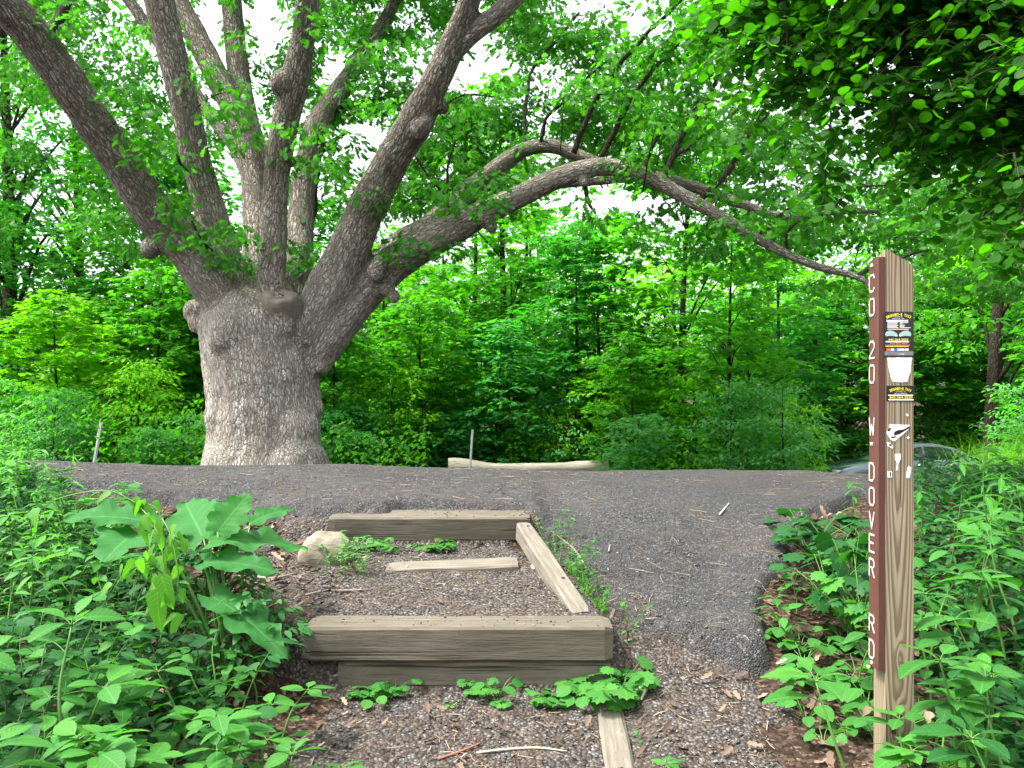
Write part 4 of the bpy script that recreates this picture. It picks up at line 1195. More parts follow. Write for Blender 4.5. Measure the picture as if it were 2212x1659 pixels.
for s_ in (-1, 1):
    panel('side_window', [(-.72, s_ * .80, 1.0), (-.60, s_ * .775, 1.07), (-.10, s_ * .655, 1.31), (.28, s_ * .63, 1.375), (.32, s_ * .795, 1.0)], (0, s_, 0))
    panel('side_window', [(.42, s_ * .795, 1.0), (.39, s_ * .63, 1.38), (.9, s_ * .625, 1.365), (1.22, s_ * .655, 1.29), (1.28, s_ * .79, 1.0)], (0, s_, 0))
    panel('quarter_window', [(1.36, s_ * .79, 1.01), (1.30, s_ * .665, 1.26), (1.62, s_ * .735, 1.10), (1.70, s_ * .775, 1.03)], (0, s_, 0))
    m_ = MB(); m_.box((-.62, s_ * .96, 1.02), (.07, .09, .06)); m_.build('mirror', M['car_paint'], car)
    m_ = MB(); m_.box((-2.2, s_ * .56, .66), (.12, .17, .06), Matrix.Rotation(s_ * .35, 3, 'Z')); m_.build('headlight', M['lamp_glass'], car)
    m_ = MB(); m_.box((2.22, s_ * .58, .85), (.08, .16, .07)); m_.build('tail_light', M['sticker_red'], car)
    for x_ in (.14, 1.08):
        m_ = MB(); m_.box((x_, s_ * .915, .86), (.09, .02, .018)); m_.build('door_handle', M['alloy'], car)
    for x_ in (-1.45, 1.35):
        m_ = MB(); m_.tube([(x_, s_ * .72, .32), (x_, s_ * .90, .32)], [.32, .32], 24); ty = m_.build('tyre', M['rubber'], car)
        m_ = MB(); m_.tube([(x_, s_ * .895, .32), (x_, s_ * .915, .32)], [.21, .2], 20); m_.build('rim', M['alloy'], ty)

# ================================================================== THE WOOD BEHIND
TALL = [make_tree('tall_tree', 17, .28, 4.2, 210, 18, .75, .28, T_ovate, .24, (.6, .2), 'round', -.12, 11, 22),
        make_tree('tall_tree', 20, .35, 4.6, 210, 18, .8, .28, T_ovate, .27, (-.8, .3), 'round', -.08, 12, 22),
        make_tree('tall_tree', 14, .22, 3.4, 190, 18, .65, .26, T_maple, .17, (.3, -.2), 'round', -.12, 13, 20)]
SAPL = [make_tree('young_maple', 7.5, .10, 2.0, 190, 22, .50, .17, T_maple, .075, (.3, 0), 'col', -.15, 21, 26, .16),
        make_tree('young_maple', 6.0, .08, 1.8, 170, 22, .46, .16, T_maple, .06, (-.2, .1), 'round', -.2, 22, 24, .16),
        make_tree('young_maple', 9.5, .15, 2.4, 230, 22, .55, .18, T_maple, .10, (.2, -.3), 'col', -.12, 23, 26, .16),
        make_tree('young_maple', 4.2, .05, 1.5, 140, 22, .40, .15, T_maple, .04, (.1, .1), 'round', -.25, 24, 20, .2)]
SHRB = [make_tree('shrub', 2.2, .04, 1.15, 120, 20, .30, .105, T_ovate, .022, (.1, 0), 'round', -.25, 31, 18, .35),
        make_tree('shrub', 1.6, .03, 1.0, 100, 20, .28, .10, T_maple, .02, (-.1, 0), 'round', -.25, 32, 16, .35),
        make_tree('shrub', 2.8, .05, 1.3, 130, 20, .34, .115, T_ovate, .025, (.2, .1), 'col', -.2, 33, 20, .3)]
rnd = random.Random(5)
G1 = 'trees of the wood beyond the road'; G2 = 'young maples along the edge of the wood'; G3 = 'shrubs along the far side of the road'
# named ones that the photograph shows apart
def at(u, Y): return (u - 1106) / F * Y
place('shade_tree', TALL[1], at(35, 24), 24, 1.0, .95, 'deep_leaf', 'dark thick trunked tree standing at the far left edge of the wood', 'tree')
place('shade_tree', TALL[0], at(180, 27), 27, 2.4, .9, 'deep_leaf', 'dark slim tree between the left edge and the leaning oak limb', 'tree')
place('forest_tree', TALL[2], at(1100, 27), 27, 4.0, 1.0, 'maple_mid', 'straight grey trunk tree standing in the middle of the wood', 'tree')
place('forest_tree', TALL[2], at(1012, 29), 29, .7, .9, 'maple_mid', 'slim tree with reddish trunk close beside the straight grey trunk', 'tree')
place('forest_tree', TALL[0], at(2148, 24), 24, 5.2, .9, 'maple_mid', 'slender leaning tree in the wood right of the sign post', 'tree')
place('young_maple', SAPL[0], at(1568, 17.5), 17.5, .4, .78, 'maple_mid', 'thin straight sapling with a bare lower stem left of the sign post', 'tree')
place('shrub', SHRB[0], at(1225, 20.4), 20.4, 1.0, 1.0, 'shrub_pale', 'pale grey green bush with small leaves behind the pale log', 'shrub')
place('shrub', SHRB[1], at(985, 20.2), 20.2, 2.2, 1.05, 'maple_blue', 'low broad maple bush right of the oak trunk behind the log', 'shrub')
place('shrub', SHRB[2], at(110, 16.2), 16.2, .5, .62, 'shrub_pale', 'pale leaved bush behind the leaning silver post', 'shrub')
place('young_maple', SAPL[3], at(130, 18.5), 18.5, 3.5, 1.0, 'maple_yellow', 'yellow green young maple at the left behind the leaning silver post', 'tree')
place('young_maple', SAPL[1], at(1745, 30), 30, 2.5, 1.2, 'maple_blue', 'bluish drooping young maple just left of the sign post', 'tree')
# rows of others
k = 0
for (Y0, Y1, n, protos, sc0, sc1, kind, label, grp, mats) in [
    (15.4, 17.5, 20, SHRB, .55, .85, 'shrub', 'bushy green shrub in the hedge of growth along the far roadside', G3, ['shrub_pale', 'maple_blue', 'shrub_pale', 'maple_mid']),
    (17.5, 20.5, 34, SHRB, .7, 1.15, 'shrub', 'bushy green shrub in the hedge of growth along the far roadside', G3, ['maple_mid', 'shrub_pale', 'maple_yellow', 'maple_blue']),
    (18.5, 22, 15, [SAPL[3], SAPL[1], SAPL[3]], .7, 1.0, 'young_maple', 'young leafy maple in the belt of saplings edging the wood', G2, ['maple_mid', 'maple_yellow', 'maple_blue', 'maple_mid']),
    (21, 27, 28, SAPL, .8, 1.15, 'young_maple', 'young leafy maple in the belt of saplings edging the wood', G2, ['maple_mid', 'maple_yellow', 'maple_mid', 'deep_leaf']),
    (27, 36, 24, [SAPL[2], TALL[2], SAPL[0], SAPL[2]], .75, 1.05, 'forest_tree', 'tall leafy tree deep in the wood beyond the road', G1, ['maple_mid', 'maple_yellow', 'deep_leaf']),
    (36, 58, 40, TALL, .62, .9, 'forest_tree', 'tall leafy tree deep in the wood beyond the road', G1, ['maple_mid', 'maple_yellow', 'deep_leaf']),
]:
    for i in range(n):
        t = (i + rnd.uniform(.1, .9)) / n
        u = -120 + t * 2450; Y = rnd.uniform(Y0, Y1)
        if kind == 'shrub' and 430 < u < 700 and Y < 17: continue
        if Y < 20.2 and 900 < u < 1370: Y = rnd.uniform(20.4, 21.4)
        if 1740 < u < 2200 and Y < 29 and protos is not TALL: Y += 29.5 - Y if kind != 'shrub' else 13.5
        sc = rnd.uniform(sc0, sc1)
        # the left and the right of the wood are lower, so that the sky shows through
        if protos is TALL:
            sc *= 1 - .30 * (u < 430) - .10 * (u > 1450)
        elif Y > 27: sc *= 1 - .25 * (u < 400) - .1 * (u > 1550)
        place(kind, protos[rnd.randrange(len(protos))], at(u, Y), Y, rnd.uniform(0, 6.28), sc, mats[rnd.randrange(len(mats))], label, 'shrub' if kind == 'shrub' else 'tree', grp)
# undergrowth on the floor of the wood: nobody could count it
N = 26000
x = rng.uniform(-26, 26, N); y = 15 + 25 * rng.random(N) ** 1.4
x *= y / 26
k_ = ~((x / y * F + 1106 > 1730) & (x / y * F + 1106 < 2230) & (y < 29)) & ~((x / y * F + 1106 > 925) & (x / y * F + 1106 < 1345) & (y < 19.8)); x = x[k_]; y = y[k_]; N = len(x)
hgt = .15 + 1.25 * rng.random(N) * (.4 + vnoise(x, y, .5, 4))
pos = np.stack([x, y, H(x, y) + hgt], 1)
d = unit(N); d[:, 2] = -.25
me = leaves_mesh('undergrowth', T_ovate, pos, d, np.array([[0, 0, 1.0]]) + unit(N) * .5, rng.uniform(.08, .16, N))
tag(link('undergrowth', me, M['maple_mid']), 'dark green undergrowth covering the floor of the wood', 'undergrowth', kind='stuff')

# ================================================================== OVERHANGING TREE, UPPER RIGHT
TX, TY = 4.5, 4.3
ov = empty('overhanging_tree', (TX, TY, Hf(TX, TY))); tag(ov, 'dark round leaved tree hanging its branches over the upper right corner', 'tree')
OL = np.array(ov.location)
tp, tr = catmull([(TX, TY, OL[2] - .3), (TX - .05, TY, OL[2] + 1.6), (TX - .3, TY + .2, OL[2] + 3.2), (TX - .6, TY + .4, OL[2] + 5.5)], [.2, .16, .13, .06], 6)
m_ = MB(); m_.tube([p - OL for p in tp], tr, 12); m_.build('trunk', M['bark_far'], ov)
lp = []; ld = []; ln = []; ls = []
def twig_leaves(p, size, dens=1, droop=.5):
    for i in range(1, len(p)):
        for q in range(2 if rnd.random() < dens else 1):
            t = p[i] - p[i - 1]; sd = (-1) ** (i + q); a = rnd.uniform(-.5, .5)
            dr = np.array([t[1] * sd, -t[0] * sd, 0]); L = np.linalg.norm(dr)
            if L < .01: dr = np.array([math.cos(i * 2.4 + q), math.sin(i * 2.4 + q), 0]); L = 1
            dr = dr / L + t / (np.linalg.norm(t) + 1e-6) * .4 + np.array([rnd.gauss(0, .4), rnd.gauss(0, .4), -droop * rnd.random()])
            lp.append(p[i] + dr * .025); ld.append(dr); ln.append(np.array([rnd.gauss(0, .45), -.35 + rnd.gauss(0, .45), 1.0])); ls.append(size * rnd.uniform(.75, 1.15))
branches = []
mb_ = MB(); tg = MB()
tips = [(1490, -60, 6.0), (1560, 60, 5.6), (1640, 110, 5.4), (1700, 200, 5.2), (1760, -80, 4.6), (1800, 120, 5.0), (1860, 230, 4.8), (1900, 40, 5.6), (1960, 290, 5.2), (2010, -40, 4.4), (2040, 210, 4.4), (2080, 330, 4.9), (2110, 90, 5.3), (2160, 260, 4.2), (2180, 400, 4.6), (2250, 150, 4.0), (2260, 420, 4.3), (1600, -150, 5.2), (1850, -200, 5.2), (2100, -220, 4.6), (1720, -260, 4.4), (1960, -330, 4.8), (2250, -150, 4.4), (1560, -280, 5.8), (2230, 20, 5.2)]
for (u, v, Y) in tips:
    e = P(u, v, Y); b = tp[rnd.randrange(8, len(tp) - 2)]
    hgt = max(b[2], e[2]) + rnd.uniform(.2, .5)
    p, r = catmull([b, b * .6 + e * .4 + np.array([0, 0, .55]), b * .22 + e * .78 + np.array([0, 0, .34]), e], [.035, .02, .011, .005], 7)
    mb_.tube([x - OL for x in p], r, 6)
    for i in range(8, len(p)):
        for q in range(6):
            a = rnd.uniform(0, 2 * PI); L = rnd.uniform(.25, .6)
            s0 = p[i]; dirh = np.array([math.cos(a), math.sin(a), rnd.uniform(-.4, .25)])
            tw_, rr = catmull([s0, s0 + dirh * L * .5 + np.array([0, 0, .02]), s0 + dirh * L + np.array([0, 0, -.16 * L * 2])], [.004, .003, .002], 4)
            tg.tube([x - OL for x in tw_], rr, 3, cap=False)
            twig_leaves(tw_, .062, .8)
# the two long hanging shoots and a few short ones
for pts in [[(1740, 90, 4.9), (1786, 140, 4.85), (1795, 230, 4.82), (1788, 330, 4.8), (1782, 400, 4.8), (1800, 460, 4.8)],
            [(2150, 220, 4.3), (2168, 330, 4.25), (2150, 420, 4.22), (2135, 500, 4.2)], [(2190, 330, 4.1), (2205, 430, 4.05), (2195, 520, 4.0), (2185, 590, 4.0)],
            [(1925, 150, 4.7), (1930, 240, 4.7), (1935, 310, 4.7)], [(1700, 40, 5.1), (1702, 130, 5.1), (1690, 190, 5.1)], [(2000, 240, 4.5), (1990, 330, 4.5), (1975, 380, 4.5)]]:
    p, r = catmull([P(*q) for q in pts], [.006] * (len(pts) - 1) + [.002], 6)
    tg.tube([x - OL for x in p], r, 5)
    for x in range(3): twig_leaves([y + np.array([rnd.gauss(0, .03), rnd.gauss(0, .03), rnd.gauss(0, .02)]) for y in p], .064, .8, .9)
    for x in p[::2]:
        for q in range(2):
            a = rnd.uniform(0, 2 * PI); L = .18
            w_ = [x, x + np.array([math.cos(a), math.sin(a), -.2]) * L * .5, x + np.array([math.cos(a), math.sin(a), -.5]) * L]
            tg.tube([y - OL for y in w_], [.002, .002, .0015], 3, cap=False); twig_leaves(w_, .064, .7, .8)
# leafy mass above and beyond the frame, which shades the rest
for i in range(4200):
    u = rnd.uniform(1460, 2900); v = rnd.uniform(-900, 330); Y = rnd.uniform(4.0, 6.6)
    if v > 430 - (2300 - u) * .45: continue
    c = P(u, v, Y); lp.append(c); q = np.array([rnd.gauss(0, 1), rnd.gauss(0, 1), -.3]); ld.append(q); ln.append(np.array([rnd.gauss(0, .4), rnd.gauss(0, .4), 1.0])); ls.append(rnd.uniform(.055, .08))
mb_.build('branch', M['bark_branch'], ov); tag(tg.build('twigs', M['twig_bark'], ov), kind='stuff')
me = leaves_mesh('crown', T_round, np.array(lp) - OL, np.array(ld), np.array(ln), np.array(ls))
link('crown', me, M['round_leaf'], ov)

# ================================================================== PLANTS NEAR THE PATH
def herb(name, tmpl, hgt, nodes, L, per=1, top=5, pet=.25, lean=.1, seed=0, r0=.004, droop=.1, start=.25, grow=.5, tilt=.25):
    """upright herb: stem, leaves at nodes and a whorl on top -> (stem mesh, foliage mesh)"""
    rs = np.random.RandomState(seed)
    a0 = rs.rand() * 6.28
    pts, rad = catmull([(0, 0, -.03), (lean * .2 * math.cos(a0), lean * .2 * math.sin(a0), hgt * .35), (lean * .6 * math.cos(a0 + .3), lean * .6 * math.sin(a0 + .3), hgt * .7), (lean * math.cos(a0), lean * math.sin(a0), hgt)], [r0 * 1.2, r0, r0 * .8, r0 * .45], 5)
    mb = MB(); mb.tube(pts, rad, 6)
    lp, ld, ln, ls = [], [], [], []
    def leaf(b, a, el, size, pl):
        dr = np.array([math.cos(a) * math.cos(el), math.sin(a) * math.cos(el), math.sin(el)])
        e = b + dr * pl + np.array([0, 0, .12 * pl])
        if pl > .008: mb.tube([b, (b + e) / 2 + np.array([0, 0, .05 * pl]), e], [r0 * .4, r0 * .32, r0 * .28], 4, cap=False)
        d2 = dr.copy(); d2[2] -= droop + rs.rand() * .25
        lp.append(e); ld.append(d2); ln.append(np.array([rs.normal() * tilt, rs.normal() * tilt, 1.0])); ls.append(size * (.85 + .3 * rs.rand()))
    n = len(pts)
    for k in range(nodes):
        t = start + (1 - start) * (k + .3) / nodes
        b = pts[min(n - 1, int(t * (n - 1)))]
        for q in range(per):
            leaf(b, a0 + k * 2.4 + q * 2 * PI / per + rs.normal() * .2, .25 + .2 * rs.normal(), L * (.6 + grow * t), L * pet * (1.3 - .6 * t))
    for q in range(top):
        leaf(pts[-1], a0 + q * 2.4, .15 + .12 * q, L * (1.0 - .10 * q), L * pet * .5)
    return mb.mesh(name + '_stem'), leaves_mesh(name + '_leaves', tmpl, lp, ld, ln, ls, True)

def rosette(name, tmpl, n, pl, L, seed=0, tri=False, r0=.0022, el0=.5):
    rs = np.random.RandomState(seed); mb = MB(); lp, ld, ln, ls = [], [], [], []
    for k in range(n):
        a = k * 2.4 + rs.rand() * .5; el = el0 + .5 * rs.rand(); p_ = pl * (.45 + .6 * rs.rand())
        dr = np.array([math.cos(a) * math.cos(el), math.sin(a) * math.cos(el), math.sin(el)])
        pts = [np.array([0, 0, -.01]), dr * p_ * .55 + np.array([0, 0, .08 * p_]), dr * p_]
        mb.tube(pts, [r0, r0 * .8, r0 * .6], 4, cap=False)
        for da in ((-1.1, 0, 1.1) if tri else (0,)):
            d2 = np.array([math.cos(a + da), math.sin(a + da), -.15 - .2 * rs.rand()])
            lp.append(pts[-1] + d2 * .004); ld.append(d2); ln.append(np.array([rs.normal() * .3, rs.normal() * .3 - .15, 1.0])); ls.append(L * (.7 + .5 * rs.rand()))
    return mb.mesh(name + '_stem'), leaves_mesh(name + '_leaves', tmpl, lp, ld, ln, ls, True)

def plant(kind, protos, x, y, sc, rz, mat, label, group=None, zs=None, z=None, cat='plant', sm='stem'):
    r = empty(kind, (x, y, zsurf(x, y) if z is None else z), rz, sc)
    if zs: r.scale = (sc, sc, zs)
    tag(r, label, cat, group)
    link('stem', protos[0], M[sm], r); link('foliage', protos[1], M[mat], r)
    return r

JW = [herb('jewelweed', T_jewel, .50, 5, .13, 1, 6, .35, .08, 41, .0055), herb('jewelweed', T_jewel, .42, 4, .125, 1, 6, .4, .12, 42, .005), herb('jewelweed', T_jewel, .34, 4, .095, 1, 5, .3, .06, 43, .0045), herb('jewelweed', T_jewel, .26, 3, .08, 1, 6, .3, .05, 44, .004), herb('jewelweed', T_jewel, .58, 6, .11, 1, 5, .4, .14, 45, .0055)]
GR = [herb('goldenrod', T_lance, .62, 15, .125, 1, 7, .03, .10, 51, .004, .2, .15, .2), herb('goldenrod', T_lance, .52, 13, .12, 1, 7, .03, .06, 52, .004, .2, .15, .2), herb('goldenrod', T_lance, .75, 10, .15, 2, 4, .04, .10, 53, .0045, .2, .2, .2)]
HN = [herb('honeysuckle', T_ovate, .36, 7, .062, 2, 3, .1, .14, 61, .003, .1, .2, .2), herb('honeysuckle', T_ovate, .28, 6, .055, 2, 3, .1, .12, 62, .003, .1, .2, .2), herb('honeysuckle', T_round, .32, 6, .06, 2, 3, .15, .1, 63, .003, .1, .2, .2)]
CE = [rosette('celandine', T_lobed, 15, .22, .074, 71), rosette('celandine', T_lobed, 12, .16, .066, 72), rosette('celandine', T_lobed, 13, .19, .058, 73, True)]
VI = [rosette('violet', T_heart, 7, .10, .055, 81), rosette('violet', T_heart, 9, .12, .06, 82)]
TF = [herb('three_leaf_plant', T_ovate, .22, 3, .105, 3, 3, .5, .12, 91, .003, .1, .4, .3), herb('three_leaf_plant', T_ovate, .28, 3, .11, 3, 3, .45, .1, 92, .003, .1, .4, .3)]
SE = [rosette('seedling', T_lobed, 7, .055, .034, 101, True, .001), rosette('seedling', T_lobed, 9, .075, .036, 102, True, .001), rosette('seedling', T_round, 6, .05, .035, 103, False, .001)]
WD = [herb('chickweed', T_ovate, .14, 6, .034, 2, 3, .05, .06, 111, .0012, .1, .1, .1), herb('chickweed', T_ovate, .10, 5, .03, 2, 3, .05, .05, 112, .0012, .1, .1, .1)]

LB = 'jewelweed plants in the thick patch left of the steps'
def by_top(kind, protos, u, v, Y, mat, label, group=None, cat='plant', pi=None, sm='stem', hmin=.12):
    """a plant whose top stands where the photograph shows it, rooted in the ground below"""
    t = P(u, v, Y); zb = zsurf(t[0], Y); h_ = max(hmin, t[2] - zb)
    p_ = protos[pi if pi is not None else rnd.randrange(len(protos))]
    ph = max(q.co[2] for q in p_[0].vertices)
    s_ = h_ / ph; sc = min(1.25, max(.75, s_ ** .5))
    r = plant(kind, p_, t[0], Y, sc, rnd.uniform(0, 6.28), mat, label, group, zs=s_, z=zb, cat=cat, sm=sm)
    return r
# jewelweed standing out at the lower left
for (u, v, Y, l) in [(150, 1355, 2.2, 'tall broad leaved jewelweed at the left edge, highest in its patch'), (110, 1490, 2.15, 'jewelweed with five long leaves low at the left edge'), (425, 1425, 2.55, 'large jewelweed with wide pale leaves near the end of the lower step'), (700, 1655, 2.3, 'jewelweed rosette at the bottom edge nearest the gravel trail'), (560, 1530, 2.5, 'small jewelweed leaning towards the gravel below the lower step')]:
    by_top('jewelweed', JW[:2] if v < 1500 else JW[1:3], u, v, Y, 'jewelweed', l)
for (u, v, Y) in [(20, 1400, 2.2), (260, 1500, 2.35), (330, 1560, 2.3), (500, 1480, 2.7), (600, 1500, 2.75), (650, 1580, 2.55), (470, 1580, 2.3), (200, 1570, 2.1), (60, 1580, 2.0), (380, 1640, 2.1), (530, 1640, 2.15), (240, 1650, 1.95), (90, 1650, 1.9), (300, 1420, 2.8), (560, 1440, 2.9), (360, 1480, 2.6), (20, 1500, 2.3), (620, 1640, 2.2), (160, 1440, 2.5), (480, 1410, 3.0), (590, 1590, 2.4), (430, 1530, 2.35), (0, 1620, 2.0), (310, 1610, 2.05), (150, 1610, 2.0)]:
    by_top('jewelweed', JW, u, v, Y, 'jewelweed', 'leafy green jewelweed crowded in the patch left of the steps', LB)
LD = 'dark leaved honeysuckle in the shade of the left bank'
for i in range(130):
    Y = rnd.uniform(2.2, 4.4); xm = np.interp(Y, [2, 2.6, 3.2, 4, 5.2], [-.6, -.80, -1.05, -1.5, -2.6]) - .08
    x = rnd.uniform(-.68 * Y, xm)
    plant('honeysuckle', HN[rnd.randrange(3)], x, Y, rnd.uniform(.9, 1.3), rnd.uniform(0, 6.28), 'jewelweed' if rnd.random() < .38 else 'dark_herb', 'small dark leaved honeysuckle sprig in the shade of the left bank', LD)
LP = 'pale herbs along the top of the left bank'
for i in range(120):
    Y = rnd.uniform(3.6, 6.0); xm = np.interp(Y, [3.6, 4, 4.6, 5.2, 6], [-1.45, -1.75, -2.35, -3.0, -3.9])
    x = rnd.uniform(-.68 * Y, xm)
    pq = rnd.random(); plant('pale_herb', GR[rnd.randrange(3)] if pq < .4 else (JW[2 + rnd.randrange(2)] if pq < .75 else HN[rnd.randrange(2)]), x, Y, rnd.uniform(.4, .6) * (1 if pq < .4 else 1.35), rnd.uniform(0, 6.28), 'pale_herb', 'pale light green herb among others along the top of the left bank', LP)
for (u, v, Y) in [(20, 1060, 4.6), (80, 1065, 4.7), (150, 1085, 4.6), (210, 1120, 4.5), (280, 1150, 4.3), (330, 1170, 4.2), (120, 1110, 4.2), (50, 1100, 4.2), (190, 1150, 4.0), (250, 1180, 3.9), (30, 1110, 3.6), (110, 1150, 3.7), (60, 1200, 3.3), (170, 1190, 3.6), (250, 1130, 4.0)]:
    by_top('pale_herb', GR + JW[1:3], u, v, Y, 'pale_herb', 'pale light green herb among others along the top of the left bank', LP)

# burdock: broad wavy leaves on thick stalks
def big_leaf(L, W, seed, ny=44, nx=9, wav=.05, droop=.25):
    rs = np.random.RandomState(seed); V = []; Fs = []; lf = []
    ph = rs.rand(4) * 6
    for i in range(ny):
        t = i / (ny - 1)
        w = W * (math.sin(PI * min(1, t * .93 + .07)) ** .62) * (1 - .35 * t) * (1 + .17 * math.sin(t * 27 + ph[0]) * (.4 + t) + .05 * math.sin(t * 61))
        if i == ny - 1: w *= .1
        for j in range(nx):
            s = (j / (nx - 1)) * 2 - 1
            yb = t * L - .10 * L * (s * s) * (1 - t) * (1 if t < .5 else .3)
            z = -droop * L * t * t + .22 * abs(s) * w + wav * L * s * s * math.sin(t * 17 + ph[1] + (1.6 if s > 0 else 0)) * .75
            V.append((s * w, yb, z)); lf.append((s * .3, t, 0))
    for i in range(ny - 1):
        for j in range(nx - 1):
            a = i * nx + j; Fs.append((a, a + 1, a + nx + 1, a + nx))
    me = bpy.data.meshes.new('leaf'); me.from_pydata(V, [], Fs); me.polygons.foreach_set('use_smooth', [True] * len(Fs))
    a = me.attributes.new('lf', 'FLOAT_VECTOR', 'POINT'); a.data.foreach_set('vector', np.array(lf, np.float32).ravel())
    return me
bx_, by_ = at(505, 3.15), 3.15
bur = empty('burdock', (bx_, by_, zsurf(bx_, by_))); tag(bur, 'burdock with very large wavy edged leaves left of the boulder', 'plant')
BL = np.array(bur.location)
for i, (u0, v0, u1, v1, Y0, Y1, W, rol) in enumerate([(452, 1170, 668, 1192, 3.25, 3.5, .10, .25), (470, 1150, 545, 1068, 3.3, 3.4, .085, .5), (440, 1165, 380, 1085, 3.3, 3.6, .12, -.3), (330, 1130, 140, 1120, 3.2, 3.1, .13, -.2), (420, 1160, 490, 1112, 3.4, 3.7, .12, .1), (300, 1150, 230, 1210, 3.15, 2.9, .13, .1), (460, 1290, 610, 1420, 3.15, 3.0, .10, .15), (540, 1130, 640, 1100, 3.5, 3.7, .06, .2), (440, 1215, 600, 1240, 3.2, 3.2, .09, .1)]):
    b = P(u0, v0, Y0); e = P(u1, v1, Y1); L = np.linalg.norm(e - b)
    me = big_leaf(L, W, 120 + i); dd = (e - b) / L; dd[2] += .22
    R = frames(np.array([dd]), np.array([[rol, -.35, 1.0]]))[0]
    lo = link('leaf', me, M['burdock'], bur)
    lo.matrix_local = Matrix.Translation(b - BL) @ Matrix(R.tolist()).to_4x4()
    m_ = MB(); p, r = catmull([np.array([rnd.gauss(0, .02), rnd.gauss(0, .02), -.02]), (b - BL) * .5 + np.array([0, 0, .05]), b - BL], [.009, .007, .004], 5)
    m_.tube(p, r, 6); m_.build('stalk', M['stem'], bur)
# bindweed hanging over the burdock
bw = empty('bindweed', tuple(P(330, 1330, 2.75))); bw.location.z = zsurf(bw.location.x, 2.75); tag(bw, 'pale yellow green bindweed trailing over the burdock leaves', 'plant')
BWL = np.array(bw.location); m_ = MB(); lp2, ld2, ln2, ls2 = [], [], [], []
for pts in [[(345, 1400, 2.75), (360, 1250, 2.75), (345, 1110, 2.8), (300, 1090, 2.8), (330, 1130, 2.75), (352, 1200, 2.7), (350, 1300, 2.68)], [(352, 1240, 2.7), (320, 1218, 2.65), (270, 1240, 2.62), (236, 1290, 2.6)], [(300, 1090, 2.8), (230, 1060, 2.8), (120, 1080, 2.8), (60, 1130, 2.8)], [(350, 1120, 2.72), (370, 1160, 2.68), (385, 1240, 2.66), (380, 1310, 2.66)]]:
    p, r = catmull([P(*q) for q in pts], [.0025] * (len(pts) - 1) + [.001], 6); m_.tube([x - BWL for x in p], r, 5)
    for i in range(3, len(p)):
        u_ = (p[i][0] / p[i][1]) * F + 1106
        if u_ < 300 and i % 4: continue
        for q in range(1 + (i % 3 == 0)):
            if rnd.random() < .3: continue
            lp2.append(p[i] - BWL + np.array([rnd.gauss(0, .025), rnd.gauss(0, .02), rnd.gauss(0, .015)])); ld2.append(np.array([rnd.gauss(0, .5), rnd.gauss(-.2, .4), -.9])); ln2.append(np.array([rnd.gauss(0, .8), -1.0, .6 + rnd.gauss(0, .4)])); ls2.append(rnd.uniform(.035, .062))
lp2 += [P(340, 1290, 2.62) - BWL, P(352, 1255, 2.6) - BWL]; ld2 += [np.array([.05, 0, -1]), np.array([.3, 0, -1])]; ln2 += [np.array([0, -1, .3])] * 2; ls2 += [.12, .1]
m_.build('stem', M['stem'], bw); link('foliage', leaves_mesh('foliage', T_arrow, lp2, ld2, ln2, ls2, True), M['bindweed'], bw)
# small woody bush at the end of the lower timber
bsh = make_tree('privet', .42, .2, .20, 40, 9, .07, .042, T_ovate, .006, (.1, 0), 'round', -.5, 131, 16, .5)
r = place('privet_bush', bsh, at(512, 3.15), 3.15, .6, .95, 'dark_herb', 'small woody bush with glossy dark leaves at the left end of the lower step', 'shrub', z=zsurf(at(512, 3.15), 3.15), bm='red_stem')
r = place('privet_bush', bsh, at(500, 3.35), 3.35, 2.6, 1.0, 'dark_herb', 'small woody bush with dark leaves under the large burdock leaf', 'shrub', z=zsurf(at(500, 3.35), 3.35), bm='red_stem')

# ---- right bank
RB = 'leafy herbs on the bank right of the sign post'
for i in range(78):
    Y = rnd.uniform(3.0, 5.8); x0 = np.interp(Y, [2.2, 2.6, 3.2, 3.6, 4.8, 6], [1.3, 1.4, 1.75, 2.0, 2.7, 3.3])
    x = rnd.uniform(x0, .72 * Y + .1)
    cap_ = (P(0, 1035 if x / Y * F + 1106 < 2110 else 975, Y)[2] - zsurf(x, Y))
    if cap_ < .12: continue
    q = rnd.random()
    if q < .55: plant('tall_herb', GR[rnd.randrange(3)], x, Y, min(rnd.uniform(.6, .85), cap_ / .72), rnd.uniform(0, 6.28), 'maple_blue' if False else 'jewelweed', 'leafy green herb crowded with others on the bank right of the post', RB)
    else: plant('tall_herb', JW[rnd.randrange(4)], x, Y, min(rnd.uniform(.65, .9), cap_ / .5), rnd.uniform(0, 6.28), 'dark_herb' if q < .66 else 'jewelweed', 'leafy green herb crowded with others on the bank right of the post', RB)
for (u, v, Y, l, pi) in [(2065, 1000, 4.3, 'tall narrow leaved goldenrod reaching up in front of the car', 0), (1850, 1045, 4.6, 'single goldenrod shoot with long drooping leaves on the crest left of the post', 1), (1985, 1060, 4.2, 'goldenrod leaning out just right of the post below the car', 2), (2160, 1030, 4.0, 'goldenrod at the right edge, tallest of the bank', 2)]:
    by_top('goldenrod', GR, u, v, Y, 'jewelweed', l, pi=pi)
by_top('jewelweed', JW, 1862, 1475, 2.25, 'jewelweed', 'jewelweed with a star of wide leaves in front of the sign post', pi=1)
by_top('jewelweed', JW, 2070, 1405, 2.35, 'jewelweed', 'large jewelweed right of the sign post foot', pi=0)
